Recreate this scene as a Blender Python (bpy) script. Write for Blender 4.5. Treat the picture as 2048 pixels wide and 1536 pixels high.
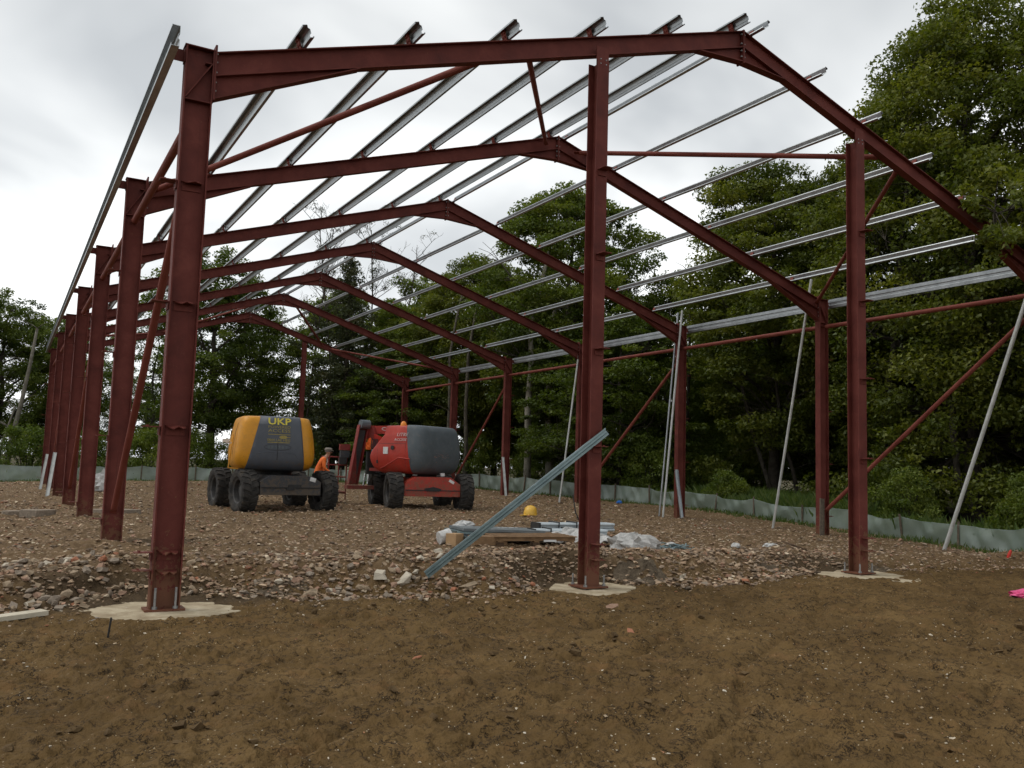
import bpy, bmesh, math, random
import numpy as np
from mathutils import Vector, Matrix

for _o in list(bpy.data.objects):
    bpy.data.objects.remove(_o, do_unlink=True)
scene = bpy.context.scene
COL = scene.collection
random.seed(7)
RNG = np.random.default_rng(11)

# ------------------------------------------------------------------ camera
cam_d = bpy.data.cameras.new('camera')
cam = bpy.data.objects.new('camera', cam_d)
COL.objects.link(cam)
CAM = Vector((-1.4487, -10.2121, 1.65))
_yaw, _pitch, _roll = 0.5213, 0.0952, 0.0294
_f = Vector((math.sin(_yaw) * math.cos(_pitch), math.cos(_yaw) * math.cos(_pitch), math.sin(_pitch)))
_r = Vector((math.cos(_yaw), -math.sin(_yaw), 0))
_u = _r.cross(_f)
_r2 = _r * math.cos(_roll) + _u * math.sin(_roll)
_u2 = -_r * math.sin(_roll) + _u * math.cos(_roll)
_m = Matrix((( _r2.x, _u2.x, -_f.x, CAM.x), (_r2.y, _u2.y, -_f.y, CAM.y), (_r2.z, _u2.z, -_f.z, CAM.z), (0, 0, 0, 1)))
cam.matrix_world = _m
cam_d.sensor_width = 36.0
cam_d.lens = 1751.1 * 36.0 / 2048.0
cam_d.clip_start = 0.05
cam_d.clip_end = 3000.0
scene.camera = cam

# ------------------------------------------------------------------ sky (overcast)
SUN_DIR = Vector((-0.45, 0.30, 0.84)).normalized()
world = bpy.data.worlds.new('World')
scene.world = world
world.use_nodes = True
nt = world.node_tree
nt.nodes.clear()
N = nt.nodes.new
out = N('ShaderNodeOutputWorld')
sky = N('ShaderNodeTexSky')
sky.sky_type = 'NISHITA'
sky.sun_disc = False
sky.sun_elevation = math.asin(SUN_DIR.z)
sky.sun_rotation = math.atan2(SUN_DIR.x, SUN_DIR.y)
sky.air_density = 1.5
sky.dust_density = 4.0
bg1 = N('ShaderNodeBackground')
bg1.inputs['Strength'].default_value = 0.07
nt.links.new(sky.outputs['Color'], bg1.inputs['Color'])
tc = N('ShaderNodeTexCoord')
sep = N('ShaderNodeSeparateXYZ')
nt.links.new(tc.outputs['Generated'], sep.inputs[0])
absz = N('ShaderNodeMath'); absz.operation = 'MAXIMUM'; absz.inputs[1].default_value = 0.0
nt.links.new(sep.outputs['Z'], absz.inputs[0])
den = N('ShaderNodeMath'); den.operation = 'ADD'; den.inputs[1].default_value = 0.30
nt.links.new(absz.outputs[0], den.inputs[0])
dx = N('ShaderNodeMath'); dx.operation = 'DIVIDE'
dy = N('ShaderNodeMath'); dy.operation = 'DIVIDE'
nt.links.new(sep.outputs['X'], dx.inputs[0]); nt.links.new(den.outputs[0], dx.inputs[1])
nt.links.new(sep.outputs['Y'], dy.inputs[0]); nt.links.new(den.outputs[0], dy.inputs[1])
comb = N('ShaderNodeCombineXYZ')
nt.links.new(dx.outputs[0], comb.inputs['X']); nt.links.new(dy.outputs[0], comb.inputs['Y'])
n1 = N('ShaderNodeTexNoise')
n1.inputs['Scale'].default_value = 1.75
n1.inputs['Detail'].default_value = 4.0
n1.inputs['Roughness'].default_value = 0.46
n1.inputs['Distortion'].default_value = 0.35
mp = N('ShaderNodeMapping')
mp.inputs['Location'].default_value = (5.4, 2.2, 0.0)
nt.links.new(comb.outputs[0], mp.inputs['Vector'])
nt.links.new(mp.outputs[0], n1.inputs['Vector'])
rp = N('ShaderNodeValToRGB')
rp.color_ramp.elements[0].position = 0.36
rp.color_ramp.elements[0].color = (0.62, 0.65, 0.675, 1)
rp.color_ramp.elements[1].position = 0.66
rp.color_ramp.elements[1].color = (1.17, 1.19, 1.185, 1)
nt.links.new(n1.outputs['Fac'], rp.inputs['Fac'])
# overcast luminance: a little brighter towards the horizon in this thin cloud
hz = N('ShaderNodeMapRange')
hz.inputs['From Min'].default_value = 0.0
hz.inputs['From Max'].default_value = 0.55
hz.inputs['To Min'].default_value = 1.28
hz.inputs['To Max'].default_value = 0.78
nt.links.new(absz.outputs[0], hz.inputs['Value'])
mul = N('ShaderNodeVectorMath'); mul.operation = 'SCALE'
nt.links.new(rp.outputs['Color'], mul.inputs[0])
nt.links.new(hz.outputs['Result'], mul.inputs['Scale'])
bg2 = N('ShaderNodeBackground')
bg2.inputs['Strength'].default_value = 1.0
nt.links.new(mul.outputs[0], bg2.inputs['Color'])
mx = N('ShaderNodeMixShader')
mx.inputs['Fac'].default_value = 0.92
nt.links.new(bg1.outputs[0], mx.inputs[1])
nt.links.new(bg2.outputs[0], mx.inputs[2])
nt.links.new(mx.outputs[0], out.inputs['Surface'])

# ------------------------------------------------------------------ sun behind cloud
sun_d = bpy.data.lights.new('sun', 'SUN')
sun_d.energy = 1.25
sun_d.angle = math.radians(34)
sun_d.color = (1.0, 0.97, 0.92)
sun = bpy.data.objects.new('sun', sun_d)
COL.objects.link(sun)
sun.rotation_euler = SUN_DIR.to_track_quat('Z', 'Y').to_euler()

# ------------------------------------------------------------------ exposure / render
vs = scene.view_settings
vs.view_transform = 'Standard'
vs.look = 'None'
vs.gamma = 1.0
vs.exposure = 0.14
vs.use_curve_mapping = False
scene.render.engine = 'CYCLES'
cy = scene.cycles
cy.max_bounces = 5
cy.diffuse_bounces = 3
cy.glossy_bounces = 3
cy.transmission_bounces = 4
cy.transparent_max_bounces = 8
cy.use_adaptive_sampling = True
cy.adaptive_threshold = 0.02
cy.caustics_reflective = False
cy.caustics_refractive = False

# ================================================================== helpers
def V(*a):
    return Vector(a)

def iprofile(d, b, tf, tw):
    """I section, u over the depth d, w over the flange width b (closed polygon)."""
    h, f, t = d / 2, b / 2, tw / 2
    return [(-h, -f), (-h, f), (-h + tf, f), (-h + tf, t), (h - tf, t), (h - tf, f), (h, f), (h, -f),
            (h - tf, -f), (h - tf, -t), (-h + tf, -t), (-h + tf, -f)]

def thicken(pl, t):
    """open polyline -> closed thin polygon"""
    n = len(pl)
    off = []
    for i in range(n):
        a = Vector(pl[max(i - 1, 0)]); b = Vector(pl[min(i + 1, n - 1)])
        d = (b - a)
        d = d / max(d.length, 1e-9)
        off.append((pl[i][0] - d.y * t, pl[i][1] + d.x * t))
    return list(pl) + off[::-1]

class MB:
    def __init__(self):
        self.v = []; self.f = []
    def add(self, vs_, fs_):
        o = len(self.v)
        self.v.extend([tuple(q) for q in vs_])
        self.f.extend([tuple(i + o for i in q) for q in fs_])
        return self
    def box(self, c, s, rot=None):
        c = Vector(c)
        P = []
        for sx in (-.5, .5):
            for sy in (-.5, .5):
                for sz in (-.5, .5):
                    q = Vector((sx * s[0], sy * s[1], sz * s[2]))
                    if rot is not None: q = rot @ q
                    P.append(c + q)
        return self.add(P, [(0, 1, 3, 2), (4, 6, 7, 5), (0, 4, 5, 1), (2, 3, 7, 6), (0, 2, 6, 4), (1, 5, 7, 3)])
    def beam(self, A, B, prof, U, W, caps=True):
        A = Vector(A); B = Vector(B); U = Vector(U); W = Vector(W)
        n = len(prof)
        P = [A + U * u + W * w for u, w in prof] + [B + U * u + W * w for u, w in prof]
        F = [(i, (i + 1) % n, n + (i + 1) % n, n + i) for i in range(n)]
        if caps: F += [tuple(range(n))[::-1], tuple(range(n, 2 * n))]
        return self.add(P, F)
    def bar(self, A, B, w, h, up=(0, 0, 1)):
        A = Vector(A); B = Vector(B)
        d = (B - A).normalized()
        s = d.cross(Vector(up))
        if s.length < 1e-4: s = d.cross(Vector((0, 1, 0)))
        s.normalize(); u = s.cross(d)
        return self.beam(A, B, [(-w / 2, -h / 2), (w / 2, -h / 2), (w / 2, h / 2), (-w / 2, h / 2)], s, u)
    def tube(self, pts, rad, n=8, caps=True):
        pts = [Vector(q) for q in pts]
        if not hasattr(rad, '__len__'): rad = [rad] * len(pts)
        P = []; F = []
        ref = None
        for i, q in enumerate(pts):
            d = (pts[min(i + 1, len(pts) - 1)] - pts[max(i - 1, 0)])
            d.normalize()
            if ref is None:
                ref = d.orthogonal().normalized()
            ref = (ref - d * ref.dot(d))
            if ref.length < 1e-5: ref = d.orthogonal()
            ref.normalize()
            b = d.cross(ref)
            for k in range(n):
                a = 2 * math.pi * k / n
                P.append(q + (ref * math.cos(a) + b * math.sin(a)) * rad[i])
        m = len(pts)
        for i in range(m - 1):
            for k in range(n):
                F.append((i * n + k, i * n + (k + 1) % n, (i + 1) * n + (k + 1) % n, (i + 1) * n + k))
        if caps:
            F.append(tuple(range(n))[::-1]); F.append(tuple((m - 1) * n + k for k in range(n)))
        return self.add(P, F)
    def lathe(self, prof, o, axis, n=24, closed=False):
        """prof: (radius, along axis)"""
        o = Vector(o); ax = Vector(axis).normalized()
        e1 = ax.orthogonal().normalized(); e2 = ax.cross(e1)
        P = []; F = []
        for r, t in prof:
            for k in range(n):
                a = 2 * math.pi * k / n
                P.append(o + ax * t + (e1 * math.cos(a) + e2 * math.sin(a)) * r)
        m = len(prof)
        for i in range(m - 1 if not closed else m):
            j = (i + 1) % m
            for k in range(n):
                F.append((i * n + k, i * n + (k + 1) % n, j * n + (k + 1) % n, j * n + k))
        return self.add(P, F)
    def poly(self, pts, thick, nrm):
        """flat polygon extruded by thick along nrm (centred)"""
        nrm = Vector(nrm)
        a = [Vector(q) - nrm * thick / 2 for q in pts]; b = [Vector(q) + nrm * thick / 2 for q in pts]
        n = len(pts)
        return self.add(a + b, [tuple(range(n))[::-1], tuple(range(n, 2 * n))] + [(i, (i + 1) % n, n + (i + 1) % n, n + i) for i in range(n)])
    def mesh(self, name, mat, smooth=False, recalc=True):
        me = bpy.data.meshes.new(name)
        me.from_pydata(self.v, [], self.f)
        if recalc:
            bm = bmesh.new(); bm.from_mesh(me)
            bmesh.ops.recalc_face_normals(bm, faces=bm.faces)
            bm.to_mesh(me); bm.free()
        if smooth:
            me.polygons.foreach_set('use_smooth', [True] * len(me.polygons))
        if mat: me.materials.append(mat)
        me.update()
        return me
    def build(self, name, mat, parent=None, smooth=False, recalc=True):
        return link(name, self.mesh(name, mat, smooth, recalc), parent)

def link(name, data, parent=None):
    o = bpy.data.objects.new(name, data)
    COL.objects.link(o)
    if parent is not None: o.parent = parent
    return o

def tag(o, label=None, cat=None, group=None, kind=None):
    if label: o['label'] = label
    if cat: o['category'] = cat
    if group: o['group'] = group
    if kind: o['kind'] = kind
    return o

def empty(name, loc=(0, 0, 0), rz=0.0):
    o = bpy.data.objects.new(name, None)
    o.empty_display_size = 0.2
    COL.objects.link(o)
    o.location = loc
    o.rotation_euler = (0, 0, rz)
    return o

def np_mesh(name, verts, faces, mat, attrs=None, smooth=False, color=None):
    """verts (n,3); faces (m,k) k fixed"""
    me = bpy.data.meshes.new(name)
    verts = np.ascontiguousarray(verts, dtype=np.float32)
    faces = np.ascontiguousarray(faces, dtype=np.int32)
    m, k = faces.shape
    me.vertices.add(len(verts)); me.vertices.foreach_set('co', verts.ravel())
    me.loops.add(m * k); me.loops.foreach_set('vertex_index', faces.ravel())
    me.polygons.add(m)
    me.polygons.foreach_set('loop_start', np.arange(0, m * k, k, dtype=np.int32))
    me.polygons.foreach_set('loop_total', np.full(m, k, dtype=np.int32))
    me.polygons.foreach_set('use_smooth', np.full(m, bool(smooth)))
    me.update(calc_edges=True)
    for an, arr in (attrs or {}).items():
        at = me.attributes.new(an, 'FLOAT', 'POINT'); at.data.foreach_set('value', np.ascontiguousarray(arr, dtype=np.float32))
    if color is not None:
        at = me.attributes.new('col', 'FLOAT_COLOR', 'POINT'); at.data.foreach_set('color', np.ascontiguousarray(color, dtype=np.float32).ravel())
    if mat: me.materials.append(mat)
    return me

# ------------------------------------------------------------------ noise for terrain
def _hash(ix, iy, seed):
    h = (ix.astype(np.int64) * 374761393 + iy.astype(np.int64) * 668265263 + seed * 1442695041) & 0x7fffffff
    h = ((h ^ (h >> 13)) * 1274126177) & 0x7fffffff
    h = h ^ (h >> 16)
    return (h & 0xffff) / 65535.0

def vnoise(x, y, seed=0):
    ix = np.floor(x); iy = np.floor(y)
    fx = x - ix; fy = y - iy
    fx = fx * fx * (3 - 2 * fx); fy = fy * fy * (3 - 2 * fy)
    a = _hash(ix, iy, seed); b = _hash(ix + 1, iy, seed); c = _hash(ix, iy + 1, seed); d = _hash(ix + 1, iy + 1, seed)
    return (a * (1 - fx) + b * fx) * (1 - fy) + (c * (1 - fx) + d * fx) * fy

def fbm(x, y, octv=4, seed=0, gain=0.5):
    s = 0; a = 1; t = 0
    for i in range(octv):
        s = s + a * vnoise(x * 2 ** i + 17.3 * i, y * 2 ** i - 9.1 * i, seed + i); t += a; a *= gain
    return s / t

def sstep(e0, e1, x):
    t = np.clip((x - e0) / (e1 - e0), 0, 1)
    return t * t * (3 - 2 * t)

# ------------------------------------------------------------------ materials
def new_mat(name):
    m = bpy.data.materials.new(name); m.use_nodes = True
    t = m.node_tree
    return m, t, t.nodes['Principled BSDF']

def nd(t, typ, **kw):
    n = t.nodes.new(typ)
    for k, v in kw.items(): setattr(n, k, v)
    return n

def ramp(t, fac, stops):
    r = t.nodes.new('ShaderNodeValToRGB')
    el = r.color_ramp.elements
    while len(el) < len(stops): el.new(0.5)
    for e, (p_, c) in zip(el, stops):
        e.position = p_; e.color = (c[0], c[1], c[2], 1)
    t.links.new(fac, r.inputs['Fac'])
    return r.outputs['Color']

def noise(t, scale, detail=4, rough=0.55, dist=0.0, vec=None):
    n = t.nodes.new('ShaderNodeTexNoise')
    n.inputs['Scale'].default_value = scale; n.inputs['Detail'].default_value = detail
    n.inputs['Roughness'].default_value = rough; n.inputs['Distortion'].default_value = dist
    if vec is None:
        c = t.nodes.new('ShaderNodeTexCoord'); vec = c.outputs['Object']
    t.links.new(vec, n.inputs['Vector'])
    return n.outputs['Fac']

def bump(t, b, fac, strength, dist):
    n = t.nodes.new('ShaderNodeBump')
    n.inputs['Strength'].default_value = strength; n.inputs['Distance'].default_value = dist
    t.links.new(fac, n.inputs['Height'])
    t.links.new(n.outputs['Normal'], b.inputs['Normal'])
    return n

def mixc(t, fac, a, b, mode='MIX'):
    n = t.nodes.new('ShaderNodeMix'); n.data_type = 'RGBA'; n.blend_type = mode
    if isinstance(fac, (int, float)): n.inputs[0].default_value = fac
    else: t.links.new(fac, n.inputs[0])
    for i, c in ((6, a), (7, b)):
        if isinstance(c, tuple): n.inputs[i].default_value = (c[0], c[1], c[2], 1)
        else: t.links.new(c, n.inputs[i])
    return n.outputs[2]

def mottled(name, c0, c1, scale=6.0, rough=0.6, metal=0.0, bstr=0.15, bdist=0.004, spec=0.4, c2=None, fine=60.0):
    m, t, b = new_mat(name)
    f = noise(t, scale, 6, 0.62, 0.3)
    stops = [(0.32, c0), (0.68, c1)]
    if c2 is not None: stops = [(0.30, c0), (0.56, c1), (0.74, c2)]
    col = ramp(t, f, stops)
    t.links.new(col, b.inputs['Base Color'])
    b.inputs['Roughness'].default_value = rough
    b.inputs['Metallic'].default_value = metal
    b.inputs['Specular IOR Level'].default_value = spec
    f2 = noise(t, fine, 4, 0.6)
    if bstr > 0: bump(t, b, f2, bstr, bdist)
    return m

M = {}
# red oxide primer with dusty scuffs
def primer(name, base, lo, hi):
    m, t, b = new_mat(name)
    f = noise(t, 2.3, 7, 0.65, 0.4)
    col = ramp(t, f, [(0.28, lo), (0.5, base), (0.75, hi)])
    f3 = noise(t, 17.0, 5, 0.75)
    r3 = ramp(t, f3, [(0.60, (0, 0, 0)), (0.78, (1, 1, 1))])
    mm = t.nodes.new('ShaderNodeMath'); mm.operation = 'MULTIPLY'; mm.inputs[1].default_value = 0.42
    t.links.new(r3, mm.inputs[0])
    scuff_n = mixc(t, mm.outputs[0], col, (0.23, 0.10, 0.07))
    # mud splashed up the foot of each member, chalky runs
    geo = t.nodes.new('ShaderNodeNewGeometry'); sp = t.nodes.new('ShaderNodeSeparateXYZ'); t.links.new(geo.outputs['Position'], sp.inputs[0])
    mz = t.nodes.new('ShaderNodeMapRange'); mz.inputs['From Min'].default_value = .15; mz.inputs['From Max'].default_value = 1.0; mz.inputs['To Min'].default_value = .62; mz.inputs['To Max'].default_value = .30
    t.links.new(sp.outputs['Z'], mz.inputs['Value'])
    fm_ = noise(t, 11.0, 4, .7)
    gtm = t.nodes.new('ShaderNodeMath'); gtm.operation = 'LESS_THAN'; t.links.new(fm_, gtm.inputs[0]); t.links.new(mz.outputs[0], gtm.inputs[1])
    gm2 = t.nodes.new('ShaderNodeMath'); gm2.operation = 'MULTIPLY'; gm2.inputs[1].default_value = .5; t.links.new(gtm.outputs[0], gm2.inputs[0])
    scuff_n = mixc(t, gm2.outputs[0], scuff_n, (0.17, 0.095, 0.05))
    mpv = t.nodes.new('ShaderNodeMapping'); mpv.inputs['Scale'].default_value = (26, 26, 1.1)
    tcv = t.nodes.new('ShaderNodeTexCoord'); t.links.new(tcv.outputs['Object'], mpv.inputs['Vector'])
    st = ramp(t, noise(t, 1.0, 3, .6, 0, mpv.outputs[0]), [(.62, (0, 0, 0)), (.72, (.30, .30, .30))])
    scuff_n = mixc(t, st, scuff_n, (0.075, 0.022, 0.018))
    t.links.new(scuff_n, b.inputs['Base Color'])
    rr = t.nodes.new('ShaderNodeMapRange'); rr.inputs['To Min'].default_value = 0.55; rr.inputs['To Max'].default_value = 0.80
    t.links.new(f, rr.inputs['Value']); t.links.new(rr.outputs[0], b.inputs['Roughness'])
    b.inputs['Specular IOR Level'].default_value = 0.2
    bump(t, b, noise(t, 90, 2, 0.6), 0.12, 0.003)
    return m
M['primer'] = primer('red_oxide_primer', (0.122, 0.029, 0.022), (0.080, 0.018, 0.014), (0.172, 0.049, 0.038))
M['tube'] = primer('red_oxide_tube', (0.185, 0.048, 0.035), (0.135, 0.032, 0.023), (0.23, 0.070, 0.052))
M['cut'] = mottled('dark_weld', (0.05, 0.018, 0.014), (0.09, 0.03, 0.024), 20, 0.7)
# galvanised sheet
def galv(name, lo, hi, rough=0.42, metal=0.75):
    m, t, b = new_mat(name)
    c = t.nodes.new('ShaderNodeTexCoord')
    v = t.nodes.new('ShaderNodeTexVoronoi'); v.inputs['Scale'].default_value = 22.0
    t.links.new(c.outputs['Object'], v.inputs['Vector'])
    f = noise(t, 3.0, 5, 0.6, 0.2)
    a = mixc(t, 0.72, v.outputs['Color'], (0.5, 0.5, 0.5))
    bw = t.nodes.new('ShaderNodeRGBToBW'); t.links.new(a, bw.inputs[0])
    ad = t.nodes.new('ShaderNodeMath'); ad.operation = 'ADD'; t.links.new(bw.outputs[0], ad.inputs[0]); t.links.new(f, ad.inputs[1])
    h = t.nodes.new('ShaderNodeMath'); h.operation = 'MULTIPLY'; h.inputs[1].default_value = 0.5; t.links.new(ad.outputs[0], h.inputs[0])
    col = ramp(t, h.outputs[0], [(0.3, lo), (0.7, hi)])
    t.links.new(col, b.inputs['Base Color'])
    b.inputs['Metallic'].default_value = metal
    rr = t.nodes.new('ShaderNodeMapRange'); rr.inputs['To Min'].default_value = rough - 0.1; rr.inputs['To Max'].default_value = rough + 0.14
    t.links.new(f, rr.inputs['Value']); t.links.new(rr.outputs[0], b.inputs['Roughness'])
    return m
M['galv'] = galv('galvanised_steel', (0.27, 0.29, 0.30), (0.50, 0.525, 0.54), 0.38, 0.9)
M['galv_new'] = galv('galvanised_steel_green', (0.14, 0.20, 0.21), (0.29, 0.37, 0.38), 0.36, .85)
M['zinc'] = mottled('zinc_bolt', (0.22, 0.22, 0.22), (0.40, 0.40, 0.39), 30, 0.5, 0.7)
M['pole'] = mottled('pale_tube', (0.42, 0.43, 0.41), (0.60, 0.61, 0.59), 5, 0.45, 0.35)
M['concrete'] = mottled('fresh_concrete', (0.22, 0.165, 0.10), (0.43, 0.36, 0.25), 3.2, 0.9, 0, 0.8, 0.015, 0.15, (.54, .47, .345), fine=22)
M['slurry'] = mottled('cement_slurry', (0.14, 0.13, 0.12), (0.30, 0.28, 0.25), 4, 0.8, 0, 0.6, 0.02, 0.2, fine=22)

# ================================================================== terrain
FENCE = [(-16.0, 38.4, 0.05, .95), (-11.0, 38.2, 0.05, .95), (-6.34, 37.95, 0.09, .95), (-1.54, 37.48, 0.30, .84), (2.49, 37.47, 0.42, .68), (7.54, 38.04, 0.50, .76),
         (13.91, 34.37, 0.63, .68), (18.41, 27.15, 0.66, .72), (19.16, 22.08, 0.62, .67), (19.80, 18.26, 0.48, .63),
         (20.06, 16.37, 0.46, .63), (20.47, 13.26, 0.28, .58), (19.94, 8.94, 0.20, .52), (19.18, 6.48, 0.16, .56),
         (18.62, 4.49, 0.13, .55), (17.98, 0.93, 0.06, .54), (17.75, -1.74, -0.06, .53), (17.6, -6.0, -0.1, .53)]
CTRL = [(0, 5.6, .27), (0, 11, .27), (0, 17, .26), (0, 28, .27), (17, 5.6, .18), (17, 11, .21), (17, 16.7, .33), (17, 22, .33),
        (5.3, 15.4, .24), (10.2, 16, .24), (7, 4, .24), (3, 4, .24), (12, 4, .2), (8, 10, .24), (13, 10, .24), (4, 24, .26), (10, 24, .3),
        (8, 31, .4), (14, 28, .5), (-5, 5, .22), (-5, 20, .2), (-15, 10, .15), (1, 31, .3), (15, 2, .1), (16.5, .5, .03), (14, -.5, .05),
        (24, 2, .1), (26, 12, .3), (27, 22, .6), (24, 32, .7), (10, 48, .7), (-5, 48, .4), (-14, 44, .1), (40, 20, .6), (22, -6, -.1)]
CTRL += [(a, b, c) for a, b, c, d in FENCE]
CTRL = np.array(CTRL)
EDGE = np.array([(-60, .3), (-12, .3), (-1.4, .3), (-.6, .7), (.9, .9), (1.6, .6), (3.3, .15), (4.6, -.05), (5.2, .4), (6.4, .4), (7.6, -.25), (9, .05),
                 (10.3, .5), (11.8, .55), (13.0, .1), (14.5, -.3), (17, -.8), (60, -.8)])
PITS = [(0.12, 0.0, .80, 1.35), (5.72, 0.0, .70, 1.25), (11.35, 0.0, .75, 1.25), (0.95, 5.5, .25, .75)]

def fill_z(x, y):
    num = np.zeros_like(x); dn = np.zeros_like(x)
    for cx, cy_, cz in CTRL:
        w = np.exp(-((x - cx) ** 2 + (y - cy_) ** 2) / (2 * 3.2 ** 2)) + 1e-9 / (1 + (x - cx) ** 2 + (y - cy_) ** 2)
        num += w * cz; dn += w
    return num / dn

def fill_mask(x, y):
    e = np.interp(x, EDGE[:, 0], EDGE[:, 1]) + (fbm(x * 1.7, y * 1.7, 3, 5) - .5) * .7
    m = sstep(-.15, .75, y - e)
    for px, py, r0, r1 in PITS:
        d = np.hypot(x - px, y - py) + (fbm(x * 2.5, y * 2.5, 2, 9) - .5) * .4
        m = m * (sstep(r0, r1, d) if py < 3 else (0.35 + .65 * sstep(r0, r1, d)))
    return m

def ground_z(x, y, detail=True):
    x = np.asarray(x, dtype=float); y = np.asarray(y, dtype=float)
    shp = x.shape
    x = x.ravel(); y = y.ravel()
    m = fill_mask(x, y)
    far = np.hypot(x - CAM.x, y - CAM.y)
    mud = (fbm(x * .45, y * .45, 3, 21) - .5) * .10
    mud = mud + .02 * sstep(9, 14, x)
    fz = fill_z(x, y) + (fbm(x * .8, y * .8, 4, 31) - .5) * .14
    # spill heap along the edge of the hardcore
    e = np.interp(x, EDGE[:, 0], EDGE[:, 1])
    fz = fz + .22 * np.exp(-((y - e - .9) / .7) ** 2) * (fbm(x * .9, y * .9, 2, 41))
    near_pad = np.ones_like(x)
    for px, py, r0, r1 in PITS[:3]:
        near_pad = near_pad * (0.03 + .97 * sstep(.58, 1.0, np.hypot(x - px, (y - py) * 1.15)))
    z = mud * near_pad * (1 - m) + fz * m
    if detail:
        k = np.clip(30 / (far + 5), .15, 1)
        lump = fbm(x * 3.1, y * 3.1, 4, 51, .6)
        lump = np.maximum(lump - .48, 0) * .17 + (fbm(x * 1.3, y * 1.3, 3, 53) - .5) * .045
        clod = np.maximum(fbm(x * 9, y * 9, 4, 61, .66) - .50, 0) * .16 + np.maximum(fbm(x * 23, y * 23, 3, 63, .6) - .55, 0) * .05
        # pressed wheel ruts running obliquely over the clay
        s = (x * .55 - y * .83)
        rut = np.zeros_like(x)
        for c in (1.1, 1.9, 4.3, 5.1, 6.2, 7.9):
            w = s - c + (fbm(x * .7, y * .7, 2, int(c * 10)) - .5) * .5
            rut -= .05 * np.exp(-(w / .065) ** 2) * sstep(.36, .5, vnoise(x * 1.1, y * 1.1, 77)) - .02 * np.exp(-((w - .13) / .06) ** 2) * sstep(.36, .5, vnoise(x * 1.1, y * 1.1, 77))
        # shrinkage cracks and torn edges
        cr = np.abs(fbm(x * 2.2, y * 2.2, 4, 71, .55) - .5)
        crack = -.030 * np.exp(-(cr / .008) ** 2) * sstep(.5, .62, fbm(x * .9, y * .9, 2, 73))
        z = z + (lump + clod) * (1 - .35 * m) * near_pad + (rut + crack) * (1 - m) * near_pad
        z = z + k * m * (np.maximum(fbm(x * 7, y * 7, 3, 81, .7) - .45, 0) * .12)
    return z.reshape(shp)

_gx0, _gy0, _gs = -24.0, -12.0, .125
_gxa = np.arange(_gx0, 70.0, _gs); _gya = np.arange(_gy0, 72.0, _gs)
_GG = ground_z(*np.meshgrid(_gxa, _gya, indexing='ij'), detail=False)
def gz_grid(x, y):
    u = np.clip((np.asarray(x, float) - _gx0) / _gs, 0, len(_gxa) - 1.001); w = np.clip((np.asarray(y, float) - _gy0) / _gs, 0, len(_gya) - 1.001)
    i = u.astype(int); j = w.astype(int); u = u - i; w = w - j
    return (_GG[i, j] * (1 - u) + _GG[i + 1, j] * u) * (1 - w) + (_GG[i, j + 1] * (1 - u) + _GG[i + 1, j + 1] * u) * w
def gz1(x, y, detail=True):
    if detail: return float(ground_z(np.array([x]), np.array([y]), True)[0])
    return float(gz_grid(np.array([x]), np.array([y]))[0])

# ground sheet, finer near where one stands
head = math.atan2(_f.x, _f.y)
ths = np.concatenate([np.linspace(-math.radians(52), math.radians(52), 760), np.linspace(math.radians(54), 2 * math.pi - math.radians(54), 60)])
rs = np.concatenate([np.geomspace(.25, 3.2, 16)[:-1], np.geomspace(3.2, 16, 390)[:-1], np.geomspace(16, 62, 150)[:-1], np.geomspace(62, 1500, 22)])
TH, RS = np.meshgrid(ths + head, rs)
GX = CAM.x + RS * np.sin(TH); GY = CAM.y + RS * np.cos(TH)
GZ = ground_z(GX, GY)
nr, na = GX.shape
gv = np.stack([GX.ravel(), GY.ravel(), GZ.ravel()], 1)
ii, jj = np.meshgrid(np.arange(nr - 1), np.arange(na), indexing='ij')
j2 = (jj + 1) % na
gf = np.stack([ii * na + jj, (ii + 1) * na + jj, (ii + 1) * na + j2, ii * na + j2], -1).reshape(-1, 4)[:, ::-1]
fm = fill_mask(GX.ravel(), GY.ravel())

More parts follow.
